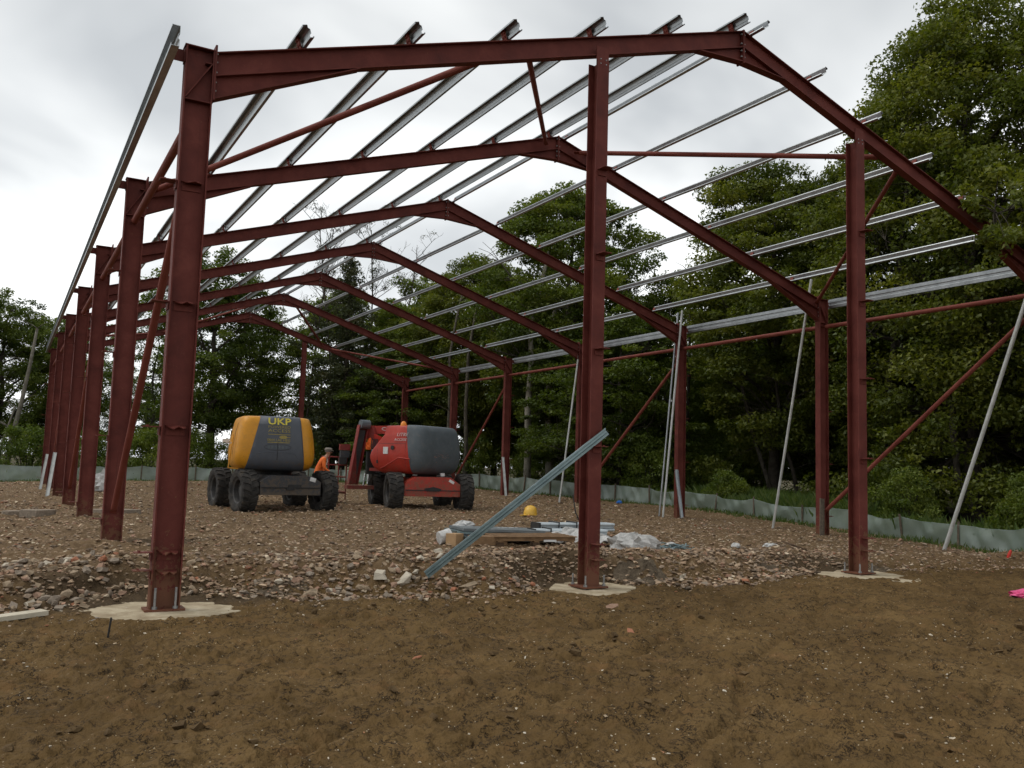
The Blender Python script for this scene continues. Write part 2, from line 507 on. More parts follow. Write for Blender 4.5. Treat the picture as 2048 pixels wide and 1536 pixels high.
def ground_material():
    m, t, b = new_mat('clay_and_hardcore')
    geo = nd(t, 'ShaderNodeNewGeometry'); pos = geo.outputs['Position']
    at = nd(t, 'ShaderNodeAttribute'); at.attribute_name = 'fill'
    gr = nd(t, 'ShaderNodeAttribute'); gr.attribute_name = 'soil'
    # clay
    a = noise(t, 1.1, 5, 0.62, 0.0, pos)
    c1 = ramp(t, a, [(0.26, (0.090, 0.055, 0.021)), (0.5, (0.126, 0.078, 0.031)), (0.74, (0.162, 0.103, 0.043))])
    o = noise(t, 2.6, 3, 0.6, 0.0, pos)
    of = ramp(t, o, [(0.56, (0, 0, 0)), (0.80, (.6, .6, .6))])
    c1 = mixc(t, of, c1, (0.190, 0.100, 0.042))
    pt = ramp(t, noise(t, .33, 4, 0.6, 0.0, pos), [(0.36, (.84, .83, .82)), (0.52, (1, 1, 1)), (0.70, (1.10, 1.09, 1.07))])
    c1 = mixc(t, 1.0, c1, pt, 'MULTIPLY')
    d = noise(t, 14.0, 4, 0.7, 0.0, pos)
    df = ramp(t, d, [(0.30, (1, 1, 1)), (0.46, (0, 0, 0))])
    c1 = mixc(t, df, c1, (0.062, 0.038, 0.016))
    # shrinkage cracks: thin broken lines coloured darker than the clay
    def cracks(scale, width, lo_, hi_):
        q = noise(t, scale, 5, 0.68, 0.0, pos)
        s1_ = nd(t, 'ShaderNodeMath', operation='SUBTRACT'); s1_.inputs[1].default_value = .5; t.links.new(q, s1_.inputs[0])
        s2_ = nd(t, 'ShaderNodeMath', operation='ABSOLUTE'); t.links.new(s1_.outputs[0], s2_.inputs[0])
        s3_ = nd(t, 'ShaderNodeMapRange'); s3_.inputs['From Min'].default_value = width * .4; s3_.inputs['From Max'].default_value = width; s3_.inputs['To Min'].default_value = 1; s3_.inputs['To Max'].default_value = 0
        t.links.new(s2_.outputs[0], s3_.inputs['Value'])
        mk = nd(t, 'ShaderNodeMapRange'); mk.inputs['From Min'].default_value = lo_; mk.inputs['From Max'].default_value = hi_
        t.links.new(noise(t, scale * .6, 2, 0.5, 0.0, pos), mk.inputs['Value'])
        mu = nd(t, 'ShaderNodeMath', operation='MULTIPLY'); t.links.new(s3_.outputs[0], mu.inputs[0]); t.links.new(mk.outputs[0], mu.inputs[1])
        return mu.outputs[0]
    ck = cracks(3.2, .014, .47, .55)
    ck2 = cracks(8.0, .024, .46, .56)
    c1 = mixc(t, ck2, c1, (0.040, 0.025, 0.012))
    c1 = mixc(t, ck, c1, (0.026, 0.017, 0.009))
    # grit flecks in the clay
    v = nd(t, 'ShaderNodeTexVoronoi'); v.inputs['Scale'].default_value = 42.0; t.links.new(pos, v.inputs['Vector'])
    vr = nd(t, 'ShaderNodeSeparateColor'); t.links.new(v.outputs['Color'], vr.inputs[0])
    g1 = nd(t, 'ShaderNodeMath', operation='GREATER_THAN'); g1.inputs[1].default_value = .93; t.links.new(vr.outputs[0], g1.inputs[0])
    g2 = nd(t, 'ShaderNodeMath', operation='LESS_THAN'); g2.inputs[1].default_value = .24; t.links.new(v.outputs['Distance'], g2.inputs[0])
    g3 = nd(t, 'ShaderNodeMath', operation='MULTIPLY'); t.links.new(g1.outputs[0], g3.inputs[0]); t.links.new(g2.outputs[0], g3.inputs[1])
    c1 = mixc(t, g3.outputs[0], c1, (0.34, 0.27, 0.18))
    # hardcore fines with broken stone
    h = noise(t, 2.0, 3, 0.65, 0.0, pos)
    c2 = ramp(t, h, [(0.3, (0.105, 0.066, 0.034)), (0.7, (0.180, 0.120, 0.066))])
    v2 = nd(t, 'ShaderNodeTexVoronoi'); v2.inputs['Scale'].default_value = 15.0; v2.inputs['Randomness'].default_value = 1.0
    t.links.new(pos, v2.inputs['Vector'])
    v2r = nd(t, 'ShaderNodeSeparateColor'); t.links.new(v2.outputs['Color'], v2r.inputs[0])
    sc = ramp(t, v2r.outputs[1], [(0.0, (0.12, 0.08, 0.046)), (0.5, (0.25, 0.18, 0.11)), (0.8, (0.30, 0.19, 0.12)), (0.97, (0.50, 0.43, 0.31))])
    g4 = nd(t, 'ShaderNodeMath', operation='GREATER_THAN'); g4.inputs[1].default_value = .45; t.links.new(v2r.outputs[0], g4.inputs[0])
    g5 = nd(t, 'ShaderNodeMath', operation='LESS_THAN'); g5.inputs[1].default_value = .42; t.links.new(v2.outputs['Distance'], g5.inputs[0])
    g6 = nd(t, 'ShaderNodeMath', operation='MULTIPLY'); t.links.new(g4.outputs[0], g6.inputs[0]); t.links.new(g5.outputs[0], g6.inputs[1])
    c2 = mixc(t, g6.outputs[0], c2, sc)
    c = mixc(t, at.outputs['Fac'], c1, c2)
    # clay coloured darker on the far side of the pits round the posts
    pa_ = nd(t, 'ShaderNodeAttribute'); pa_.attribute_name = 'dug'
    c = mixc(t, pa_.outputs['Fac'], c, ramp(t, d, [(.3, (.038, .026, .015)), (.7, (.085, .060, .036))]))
    # woodland floor outside the fence
    w = noise(t, 1.5, 3, 0.7, 0.0, pos)
    c3 = ramp(t, w, [(0.3, (0.045, 0.035, 0.018)), (0.6, (0.075, 0.065, 0.028)), (0.75, (0.06, 0.085, 0.025))])
    c = mixc(t, gr.outputs['Fac'], c, c3)
    t.links.new(c, b.inputs['Base Color'])
    b.inputs['Roughness'].default_value = 0.86
    b.inputs['Specular IOR Level'].default_value = 0.10
    f1 = noise(t, 38.0, 3, 0.72, 0.0, pos)
    n1_ = bump(t, b, f1, 0.75, 0.022)
    n2_ = nd(t, 'ShaderNodeBump'); n2_.inputs['Strength'].default_value = .8; n2_.inputs['Distance'].default_value = .05
    t.links.new(noise(t, 9.0, 3, 0.68, 0.0, pos), n2_.inputs['Height'])
    t.links.new(n2_.outputs['Normal'], n1_.inputs['Normal'])
    return m
M['ground'] = ground_material()
FP = np.array([(a, b) for a, b, c, d in FENCE])
def outside_fence(x, y):
    """signed distance-like: >0 beyond the fence (wood side)"""
    best = np.full(x.shape, 1e9); sgn = np.zeros(x.shape)
    for (ax, ay), (bx, by) in zip(FP[:-1], FP[1:]):
        dx_, dy_ = bx - ax, by - ay
        L2 = dx_ * dx_ + dy_ * dy_
        tt = np.clip(((x - ax) * dx_ + (y - ay) * dy_) / L2, 0, 1)
        d = np.hypot(x - ax - tt * dx_, y - ay - tt * dy_)
        s = np.sign((x - ax) * (-dy_) + (y - ay) * dx_)   # left of the run direction = wood side
        u = d < best
        best = np.where(u, d, best); sgn = np.where(u, s, sgn)
    return best * sgn
soil = sstep(-.5, .8, outside_fence(GX.ravel(), GY.ravel()) + (fbm(GX.ravel() * .8, GY.ravel() * .8, 3, 91) - .5) * 1.5)
soil = np.where(GY.ravel() < -4, soil * 0 , soil)
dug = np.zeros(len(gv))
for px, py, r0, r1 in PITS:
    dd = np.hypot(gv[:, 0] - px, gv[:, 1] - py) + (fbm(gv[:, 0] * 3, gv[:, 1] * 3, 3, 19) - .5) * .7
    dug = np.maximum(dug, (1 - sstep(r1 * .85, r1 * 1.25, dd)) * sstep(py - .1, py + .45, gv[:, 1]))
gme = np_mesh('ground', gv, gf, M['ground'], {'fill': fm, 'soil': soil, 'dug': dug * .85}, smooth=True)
ground = tag(link('ground', gme), kind='structure')

# ------------------------------------------------------------------ concrete pads
def pad(name, pts, label, thick=.12, ztop=.012):
    cx = sum(q[0] for q in pts) / len(pts); cy_ = sum(q[1] for q in pts) / len(pts)
    n = 90
    ang = np.linspace(0, 2 * math.pi, n, endpoint=False)
    pa = np.array([math.atan2(q[1] - cy_, q[0] - cx) for q in pts]); pr = np.array([math.hypot(q[0] - cx, q[1] - cy_) for q in pts])
    o_ = np.argsort(pa); pa = pa[o_]; pr = pr[o_]
    rad = np.interp(ang, np.concatenate([pa - 2 * math.pi, pa, pa + 2 * math.pi]) % 1e9 if False else np.concatenate([pa - 2 * math.pi, pa, pa + 2 * math.pi, pa + 4 * math.pi]), np.concatenate([pr] * 4))
    rad = rad * (1 + .30 * (fbm(np.cos(ang) * 3.6 + 5 + cx, np.sin(ang) * 3.6, 5, 3, .62) - .5) * 2)
    vs_ = []; fs_ = []
    rings = [0.0, .25, .5, .7, .85, .95, 1.0]
    for k in rings:
        for a, r in zip(ang, rad):
            x = cx + math.cos(a) * r * k; y = cy_ + math.sin(a) * r * k
            z = ztop + .010 * (float(fbm(np.array([x * 5]), np.array([y * 5]), 3, 8)[0]) - .5) - (.03 if k == 1.0 else 0)
            vs_.append((x, y, z))
    for i in range(len(rings) - 1):
        for k in range(n): fs_.append((i * n + k, (i + 1) * n + k, (i + 1) * n + (k + 1) % n, i * n + (k + 1) % n))
    b0 = len(vs_)
    for k in range(n): vs_.append((vs_[(len(rings) - 1) * n + k][0], vs_[(len(rings) - 1) * n + k][1], ztop - thick))
    for k in range(n): fs_.append(((len(rings) - 1) * n + k, b0 + k, b0 + (k + 1) % n, (len(rings) - 1) * n + (k + 1) % n))
    mb = MB().add(vs_, fs_)
    return tag(mb.build(name, M['concrete'], smooth=False), label, 'concrete pad', 'concrete pads under the front gable posts')
pad('concrete_pad', [(-.72, -.42), (-.55, -.66), (-.1, -.62), (.42, -.60), (.9, -.25), (.85, .35), (.25, .62), (-.5, .5), (-.75, 0)],
    'pale concrete pad under the thick leftmost front column')
pad('concrete_pad', [(5.25, -.30), (5.42, -.62), (5.9, -.60), (6.34, -.32), (6.42, .1), (6.1, .6), (5.5, .55), (5.2, .2)],
    'pale concrete pad under the middle gable post with the leaning steel rail')
pad('concrete_pad', [(10.55, -.75), (10.75, -1.15), (11.35, -1.10), (11.95, -.70), (12.15, -.1), (11.8, .5), (11.2, .55), (10.7, .3), (10.5, -.2)],
    'pale concrete pad under the gable post nearest the right edge')

# ================================================================== steel portal frame building
S_, HE, HB = 17.159, 6.31, 5.5732
CD, CB = .3115, .165                    # column depth / flange width
RD, RB = .275, .150                     # rafter
FY = [0.0, HB, 2 * HB, 3 * HB, 4 * HB, 5 * HB - .42, 6 * HB]
Z0, SL = 6.21, .3165                    # top of rafter at x=0 and slope
XA = S_ / 2
def rtop(x):
    return Z0 + SL * (x if x <= XA else S_ - x)
bld = empty('steel_portal_frame_building', (0, 0, 0))
tag(bld, 'red oxide steel portal frame of an unclad shed with galvanised roof purlins', 'building')
P = M['primer']
colprof = iprofile(CD, CB, .016, .011)
rafprof = iprofile(RD, RB, .014, .009)
RAIL_Z = [.63, 1.98, 3.36, 4.73]

# shared little meshes
def cleat_mesh():
    """rail cleat: short angle on a standing plate, local: projects along -y from a face at y=0"""
    mb = MB()
    mb.box((0, -.09, 0), (.15, .18, .010))
    mb.box((0, -.012, -.045), (.13, .010, .085))
    mb.box((-.035, -.13, .012), (.022, .022, .016)); mb.box((.035, -.13, .012), (.022, .022, .016))
    return mb.mesh('rail_cleat', P)
def web_cleat_mesh():
    """bent cleat on the column web"""
    mb = MB()
    mb.poly([(-.11, 0, .02), (-.07, -.07, -.005), (-.035, -.15, -.02), (.02, -.115, .012), (.06, -.16, -.012), (.10, -.09, .0), (.11, 0, .02)], .012, (0, 0, 1))
    mb.box((0, -.008, -.04), (.20, .010, .09))
    return mb.mesh('web_cleat', P)
def purlin_cleat_mesh():
    mb = MB()
    mb.box((0, 0, .085), (.012, .10, .17))
    mb.box((-.035, 0, .006), (.07, .10, .010))
    mb.box((-.012, .025, .12), (.016, .022, .022)); mb.box((-.012, -.025, .12), (.016, .022, .022))
    mb.box((-.012, .025, .06), (.016, .022, .022)); mb.box((-.012, -.025, .06), (.016, .022, .022))
    return mb.mesh('purlin_cleat', M['tube'])
CLEAT = cleat_mesh(); WCLEAT = web_cleat_mesh(); PCLEAT = purlin_cleat_mesh()

def bolt_row(pts, axis, parent, name='bolts'):
    mb = MB()
    ax = Vector(axis)
    for q in pts:
        mb.lathe([(0.001, -.03), (.017, -.03), (.017, -.012), (.010, -.012), (.010, .028), (.001, .030)], q, ax, 6)
    return mb.build(name, M['zinc'], parent)

def column(x_in_sign, y, idx):
    """x_in_sign +1: left wall column (inner flange towards +x); -1: right wall"""
    sg = x_in_sign
    xo = 0.0 if sg > 0 else S_
    xc = xo + sg * CD / 2
    z0 = .035
    c = MB().beam((xc, y, z0), (xc, y, HE), colprof, (1, 0, 0), (0, 1, 0)).build('column', P, bld)
    # base plate + anchors
    mb = MB().box((xc, y, .024), (CD + .10, CB + .09, .024))
    mb.build('base_plate', P, c)
    if idx == 0:
        for sx, sy in ((-1, -1), (1, -1), (-1, 1), (1, 1)):
            q = Vector((xc + sx * .105, y + sy * .095, 0))
            mb = MB().tube([q + V(0, 0, .03), q + V(0, 0, .26)], .013, 8)
            mb.lathe([(.001, .036), (.028, .036), (.028, .062), (.001, .062)], q, (0, 0, 1), 6)
            mb.build('anchor_bolt', M['zinc'], c)
    # cap, eave web stiffeners
    mb = MB().box((xc, y, HE + .006), (CD + .03, CB + .01, .012))
    mb.build('cap_plate', P, c)
    mb = MB()
    zb = HE - .62
    for s in (-1, 1):
        mb.box((xc, y + s * (CB / 4 + .003), zb), (CD - .034, CB / 2 - .008, .012))
        a = V(xc + sg * (CD / 2 - .022), y + s * .043, HE - .16); b_ = V(xc - sg * (CD / 2 - .022), y + s * .043, zb + .02)
        mb.bar(a, b_, .070, .012, up=(sg * .8, 0, .5))
        mb.box((xc + sg * (CD / 2 - .055), y + s * .043, HE - .155), (.075, .066, .012))
    mb.build('web_stiffener', P, c)
    # outer rail cleats
    if sg > 0 or idx < 7:
        for z in RAIL_Z + [.44]:
            if z < .5 and idx != 0: continue
            o = link('rail_cleat', CLEAT, c)
            o.matrix_local = Matrix.Translation((xo, y, z)) @ Matrix.Rotation(math.radians(-90 * sg), 4, 'Z')
    if idx in (0, 6):
        for z in RAIL_Z[:4] + [.42]:
            o = link('web_cleat', WCLEAT, c)
            s = -1 if idx == 0 else 1
            o.matrix_local = Matrix.Translation((xc, y + s * .006, z + .0)) @ Matrix.Rotation(0 if s < 0 else math.pi, 4, 'Z')
    # eave beam bracket
    mb = MB().box((xo - sg * .06, y, HE - .11), (.12, .010, .14)).box((xo - sg * .006, y, HE - .11), (.012, .11, .16))
    mb.build('eave_bracket', P, c)
    return c

def rafter(sg, y, idx):
    """sg +1 left rafter, -1 right"""
    X = lambda x: x if sg > 0 else S_ - x
    xi = CD + .028; xe = XA - .016
    h = RD / math.cos(math.atan(SL)) / 2
    r = MB().beam((X(xi), y, rtop(xi) - h), (X(xe), y, rtop(xe) - h), [(u / math.cos(math.atan(SL)), w) for u, w in rafprof], (0, 0, 1), (0, 1, 0)).build('rafter', P, bld)
    # eave haunch
    L = 1.72
    zr = lambda x: rtop(x) - 2 * h
    zb0 = zr(xi) - .265
    mb = MB()
    mb.poly([(X(xi), y, zr(xi)), (X(xi), y, zb0), (X(xi + L), y, zr(xi + L))], .010, (0, 1, 0))
    mb.beam((X(xi), y, zb0), (X(xi + L), y, zr(xi + L) - .002), [(-.007, -RB / 2), (.007, -RB / 2), (.007, RB / 2), (-.007, RB / 2)], (0, 0, 1), (0, 1, 0))
    mb.build('eave_haunch', P, r)
    # apex haunch
    La = .92
    za = zr(xe) - .235
    mb = MB()
    mb.poly([(X(xe), y, zr(xe)), (X(xe), y, za), (X(xe - La), y, zr(xe - La))], .010, (0, 1, 0))
    mb.beam((X(xe), y, za), (X(xe - La), y, zr(xe - La) - .002), [(-.007, -RB / 2), (.007, -RB / 2), (.007, RB / 2), (-.007, RB / 2)], (0, 0, 1), (0, 1, 0))
    mb.build('apex_haunch', P, r)
    # end plates
    mb = MB().box((X(xi - .014), y, (rtop(xi) + .07 + zb0 - .03) / 2), (.022, CB + .012, rtop(xi) + .07 - zb0 + .03))
    mb.build('end_plate', P, r)
    mb = MB().box((X(xe + .008), y, (rtop(xe) + .015 + za - .03) / 2), (.0145, RB + .012, rtop(xe) + .015 - za + .03))
    mb.build('end_plate', P, r)
    bolt_row([V(X(xi - .014), y + s * .052, z) for s in (-1, 1) for z in (rtop(xi) - .02, rtop(xi) - .12, rtop(xi) - .24, rtop(xi) - .36, rtop(xi) - .46)], (sg, 0, 0), r, 'bolt_row')
    bolt_row([V(X(xe + .004), y + s * .05, z) for s in (-1, 1) for z in (rtop(xe) - .06, rtop(xe) - .22, rtop(xe) - .34, rtop(xe) - .44)], (sg, 0, 0), r, 'bolt_row')
    # purlin cleats
    th = math.atan(SL)
    for x in PURX:
        o = link('purlin_cleat', PCLEAT, r)
        mm = Matrix.Translation((X(x), y, rtop(x) + .001)) @ (Matrix.Rotation(-th, 4, 'Y') if sg > 0 else Matrix.Rotation(th, 4, 'Y') @ Matrix.Rotation(math.pi, 4, 'Z'))
        o.matrix_local = mm
    return r

PURX = [1.31, 2.73, 4.15, 5.58, 7.01, 8.38]
for i, y in enumerate(FY):
    column(1, y, i); column(-1, y, i)
    rafter(1, y, i); rafter(-1, y, i)

# purlins: sigma section, three lengths a line
sig = [(-.062, .168), (-.062, .190), (0, .190), (0, .145), (.026, .125), (.026, .065), (0, .045), (0, 0), (.062, 0), (.062, .022)]
sig = [(a * .85, b * .80) for a, b in sig]
sigp = thicken(sig, .0045)
sigr = thicken([(a * .82, b * .82) for a, b in [(-.066, .192), (-.066, .215), (0, .215), (0, .200), (-.060, .118), (-.060, .100), (0, .020), (0, 0), (.066, 0), (.066, .022)]], .0045)
YB = [-.36, FY[2] + .35, FY[4] + .35, FY[6] + .15]
th = math.atan(SL)
for sg in (1, -1):
    X = lambda x: x if sg > 0 else S_ - x
    U = V(math.cos(th) * sg, 0, math.sin(th)); W = V(-math.sin(th) * sg, 0, math.cos(th))
    for x in PURX:
        o = V(X(x), 0, rtop(x) + .012) + U * .012
        for a, b_ in zip(YB[:-1], YB[1:]):
            jog = .006 if a > 0 else 0
            pr = MB().beam(o + V(0, a, 0) + W * jog, o + V(0, b_ - .35 * (b_ < 30), 0) + W * jog, sigp if sg > 0 else sigr, U, W).build('purlin', M['galv'], bld)
            if a > 0 and sg > 0:   # bolted sleeve at the joint
                sl = MB().beam(o + V(0, a - .75, 0) + W * .002 + U * .007, o + V(0, a + .25, 0) + W * .002 + U * .007,
                               thicken([(a * .85, b * .8) for a, b in [(-.052, .183), (0, .183), (0, .145), (.026, .125), (.026, .065), (0, .045), (0, .006), (.052, .006)]], .005), U, W)
                for q in (-.68, -.5, .02, .18):
                    sl.lathe([(.001, -.03), (.014, -.03), (.014, .03), (.001, .03)], o + V(0, a + q, 0) + U * .02 + W * .02, U, 6)
                sl.build('sleeve', M['galv'], pr)
# ridge pair ties
# eave beams
eb = [(.080, .205), (.080, .228), (0, .228), (0, .150), (.016, .135), (.016, .085), (0, .07), (0, 0), (.080, 0), (.080, .022)]
for sg in (1, -1):
    xo = -.125 if sg > 0 else S_ + .125
    for a, b_ in zip([-.40, FY[2], FY[4]], [FY[2] - .01, FY[4] - .01, FY[6] + .12]):
        MB().beam((xo, a, HE - .19), (xo, b_, HE - .19), thicken([(-q[0], q[1]) for q in eb], .005), (sg, 0, 0), (0, 0, 1)).build('eave_beam', M['galv'], bld)

# gable posts, flanges facing front
def gable_post(x, y, front, ztop):
    pd, pb = .235, .205
    yc = y + front * 0.0
    c = MB().beam((x, yc, .05), (x, yc, ztop - .10), iprofile(pd, pb, .014, .010), (0, 1, 0), (1, 0, 0)).build('gable_post', P, bld)
    if front < 0:
        MB().box((x, yc, .038), (.40, .40, .022)).build('base_plate', P, c)
        for sx, sy in ((-1, -1), (1, -1), (-1, 1), (1, 1)):
            q = V(x + sx * .155, yc + sy * .155, 0)
            mb = MB().tube([q + V(0, 0, -.02), q + V(0, 0, .20)], .013, 8)
            mb.lathe([(.001, .050), (.028, .050), (.028, .076), (.001, .076)], q, (0, 0, 1), 6)
            mb.build('anchor_bolt', M['zinc'], c)
    # top connection plate to the rafter
    mb = MB().box((x + .005, yc + front * (pd / 2 - .03) , ztop - .06), (pb + .01, .012, .34))
    mb.build('top_plate', P, c)
    bolt_row([V(x + sx * .05, yc + front * (pd / 2 - .02), ztop + dz) for sx in (-1, 1) for dz in (-.16, -.09)], (0, front, 0), c, 'bolt_row')
    for z in RAIL_Z + [5.98, .42]:
        if z > ztop - .3: continue
        o = link('rail_cleat', CLEAT, c)
        o.matrix_local = Matrix.Translation((x + .01, yc + front * pd / 2, z)) @ Matrix.Rotation(0 if front < 0 else math.pi, 4, 'Z')
    return c
for x in (S_ * .3343, S_ * .6629):
    gable_post(x, 0.0, -1, rtop(x) - .29)
    gable_post(x, FY[6], 1, rtop(x) - .29)

# bracing tubes
def brace(A, B, r=.051, name='bracing_tube', plate=True):
    A = Vector(A); B = Vector(B); d = (B - A).normalized()
    b = MB().tube([A + d * .14, B - d * .14], r, 14).build(name, M['tube'], bld, smooth=False)
    for q, s in ((A, 1), (B, -1)):
        MB().bar(q, q + d * s * .20, .10, .012, up=(.2, .3, 1)).build('end_lug', M['tube'], b)
    return b
def rz_(x): return rtop(x) - .16
xq1, xq2 = 4.25, S_ - 4.6
for fa, fb in ((0, 1), (6, 5)):
    ya, yb = FY[fa], FY[fb]
    s = 1 if yb > ya else -1
    e = .06 * s
    brace((.42, yb - e, rz_(.42) - .02), (xq1 - .12, ya + e, rz_(xq1)))
    brace((xq1 + .3, ya + e, rz_(xq1 + .3)), (XA - .32, yb - e, rz_(XA - .3)), .044)
    brace((XA + .42, yb - e, rz_(XA + .4)), (xq2 - .25, ya + e, rz_(xq2 - .25)))
    brace((xq2 + .12, ya + e, rz_(xq2 + .1)), (S_ - .42, yb - e, rz_(.42)), .044)
for xw in (.155, S_ - .155):
    for a in range(6):
        brace((xw, FY[a] + .02, 5.58), (xw, FY[a + 1] - .02, 5.58), .054, 'eave_strut')
    for top, bot in ((0, 1), (2, 3), (4, 5)):
        s = 1 if bot > top else -1
        brace((xw, FY[top] + .03 * s, 5.25), (xw, FY[bot] - .03 * s, .72), .051)

# ================================================================== rubble, clods, fence
ICO_V = None
def base_shapes():
    bm = bmesh.new(); bmesh.ops.create_icosphere(bm, subdivisions=1, radius=1.0)
    iv = np.array([v.co[:] for v in bm.verts]); iff = np.array([[v.index for v in f.verts] for f in bm.faces]); bm.free()
    cv = np.array([(x, y, z) for x in (-1, 1) for y in (-1, 1) for z in (-1, 1)], float) * .72
    cf = np.array([(0, 1, 3), (0, 3, 2), (4, 6, 7), (4, 7, 5), (0, 4, 5), (0, 5, 1), (2, 3, 7), (2, 7, 6), (0, 2, 6), (0, 6, 4), (1, 5, 7), (1, 7, 3)])
    return (iv, iff), (cv, cf)
ICO, CUB = base_shapes()

def rand_rot(n, rng):
    q = rng.normal(size=(n, 4)); q /= np.linalg.norm(q, axis=1)[:, None]
    w, x, y, z = q.T
    return np.stack([np.stack([1 - 2 * (y * y + z * z), 2 * (x * y - z * w), 2 * (x * z + y * w)], -1),
                     np.stack([2 * (x * y + z * w), 1 - 2 * (x * x + z * z), 2 * (y * z - x * w)], -1),
                     np.stack([2 * (x * z - y * w), 2 * (y * z + x * w), 1 - 2 * (x * x + y * y)], -1)], 1)

PAL = np.array([(.31, .225, .15), (.26, .205, .15), (.40, .305, .21), (.20, .14, .09), (.31, .195, .135), (.30, .14, .08), (.15, .115, .083), (.54, .46, .34), (.28, .205, .135), (.24, .19, .14)])
PAL = PAL * np.array([1.14, 1.10, 1.10])
PALP = np.array([.2, .16, .13, .13, .08, .018, .08, .055, .08, .065])

def stones(px, py, size, rng, sink=.25, flat=.75, pal=PAL, palp=PALP, zoff=None):
    n = len(px)
    gzv = ground_z(px, py) if zoff is None else zoff
    V_, F_, C_ = [], [], []
    base = 0
    half = rng.random(n) < .55
    for sel, (bv, bf) in ((half, CUB), (~half, ICO)):
        k = int(sel.sum())
        if k == 0: continue
        v = bv[None] * (1 + rng.normal(0, .17, size=(k, len(bv), 1))) + rng.normal(0, .10, size=(k, len(bv), 3))
        asp = np.stack([rng.uniform(.75, 1.45, k), rng.uniform(.6, 1.1, k), rng.uniform(.45, .9, k)], 1)
        v = v * asp[:, None, :]
        R_ = rand_rot(k, rng)
        v = np.einsum('nij,nkj->nki', R_, v)
        v[:, :, 2] *= flat
        v = v * (size[sel] * .5)[:, None, None]
        v[:, :, 0] += px[sel][:, None]; v[:, :, 1] += py[sel][:, None]
        v[:, :, 2] += (gzv[sel] + size[sel] * sink)[:, None]
        f = bf[None] + (np.arange(k) * len(bv))[:, None, None] + base
        c = pal[rng.choice(len(pal), k, p=palp / palp.sum())] * rng.uniform(.75, 1.2, (k, 1))
        c = np.repeat(np.concatenate([c, np.ones((k, 1))], 1)[:, None, :], len(bv), 1)
        V_.append(v.reshape(-1, 3)); F_.append(f.reshape(-1, 3)); C_.append(c.reshape(-1, 4))
        base += k * len(bv)
    return np.concatenate(V_), np.concatenate(F_), np.concatenate(C_)

def stone_material(name, attr=True, c0=None, c1=None):
    m, t, b = new_mat(name)
    f = noise(t, 22.0, 4, .65)
    if attr:
        a = nd(t, 'ShaderNodeAttribute'); a.attribute_name = 'col'
        dk = ramp(t, f, [(.3, (.62, .60, .56)), (.7, (1.12, 1.12, 1.12))])
        col = mixc(t, 1.0, a.outputs['Color'], dk, 'MULTIPLY')
    else:
        col = ramp(t, f, [(.3, c0), (.7, c1)])
    t.links.new(col, b.inputs['Base Color'])
    b.inputs['Roughness'].default_value = .9
    b.inputs['Specular IOR Level'].default_value = .2
    bump(t, b, noise(t, 60, 3, .7), .5, .008)
    return m
M['stone'] = stone_material('rubble_stone')

rng = np.random.default_rng(5)
def sample_region(n, x0, x1, yf0, yf1):
    px = rng.uniform(x0, x1, n)
    e = np.interp(px, EDGE[:, 0], EDGE[:, 1])
    py = e + yf0 + (yf1 - yf0) * rng.random(n) ** 1.3
    return px, py
xs, ys, ss = [], [], []
def put(px, py, s):
    keep = np.ones(len(px), bool)
    for qx, qy, r0, r1 in PITS[:3]:
        d = np.hypot(px - qx, py - qy)
        keep &= (d > r0 * rng.uniform(.85, 1.35, len(px)))
    xs.append(px[keep]); ys.append(py[keep]); ss.append(s[keep])
# dense edge heaps
for x0, x1, n, smx in ((-6, -.2, 3600, .135), (-.2, 1.6, 1000, .10), (1.6, 5.0, 3200, .11), (5.0, 6.4, 900, .10), (6.4, 10.6, 3400, .115), (10.6, 13, 1200, .09), (13, 18, 1800, .08)):
    px, py = sample_region(n, x0, x1, -.35, 2.2)
    put(px, py, .025 + (smx - .025) * rng.random(len(px)) ** 3.0)
# strays trodden out into the clay
px = rng.uniform(-5, 16, 900); py = np.interp(px, EDGE[:, 0], EDGE[:, 1]) - .1 - np.abs(rng.normal(0, .55, 900))
put(px, py, .012 + .05 * rng.random(900) ** 3)
# spread over the platform
n = 21000
px = rng.uniform(-5, 17.5, n); py = rng.uniform(0, 1, n) ** 1.6 * 17 + .8
put(px, py, .020 + .085 * rng.random(n) ** 3.0)
n = 6000
px = rng.uniform(-4, 18.5, n); py = rng.uniform(14, 36, n)
put(px, py, .04 + .10 * rng.random(n) ** 3)
px = np.concatenate(xs); py = np.concatenate(ys); sz = np.concatenate(ss)
of = outside_fence(px, py)
k = of < -.6
px, py, sz = px[k], py[k], sz[k]
# the 260 that show largest are stones of their own
dist = np.hypot(px - CAM.x, py - CAM.y)
az = np.arctan2(px - CAM.x, py - CAM.y) - head
app = np.where((np.abs(az) < .55), sz / dist, 0)
big = np.argsort(-app)[:260]
rest = np.setdiff1d(np.arange(len(px)), big)
v, f, c = stones(px[rest], py[rest], sz[rest], rng, sink=.18, flat=.52)
tag(link('rubble', np_mesh('rubble', v, f, M['stone'], color=c)), 'loose broken brick and stone hardcore spread over the platform', 'rubble', kind='stuff')
pal_m = [stone_material('stone_%s' % nme, False, c0, c1) for nme, c0, c1 in (
    ('buff', (.22, .165, .11), (.39, .30, .205)), ('grey', (.19, .155, .12), (.33, .27, .21)), ('pink', (.24, .15, .105), (.37, .24, .165)),
    ('brick', (.28, .11, .06), (.42, .19, .11)), ('pale', (.40, .35, .27), (.58, .52, .42)))]
st_labels = ['buff broken stone in the rubble edge of the platform', 'grey broken stone in the rubble edge of the platform', 'pinkish broken stone in the rubble edge of the platform',
             'orange brick fragment in the rubble edge of the platform', 'pale concrete fragment in the rubble edge of the platform']
st_mesh = []
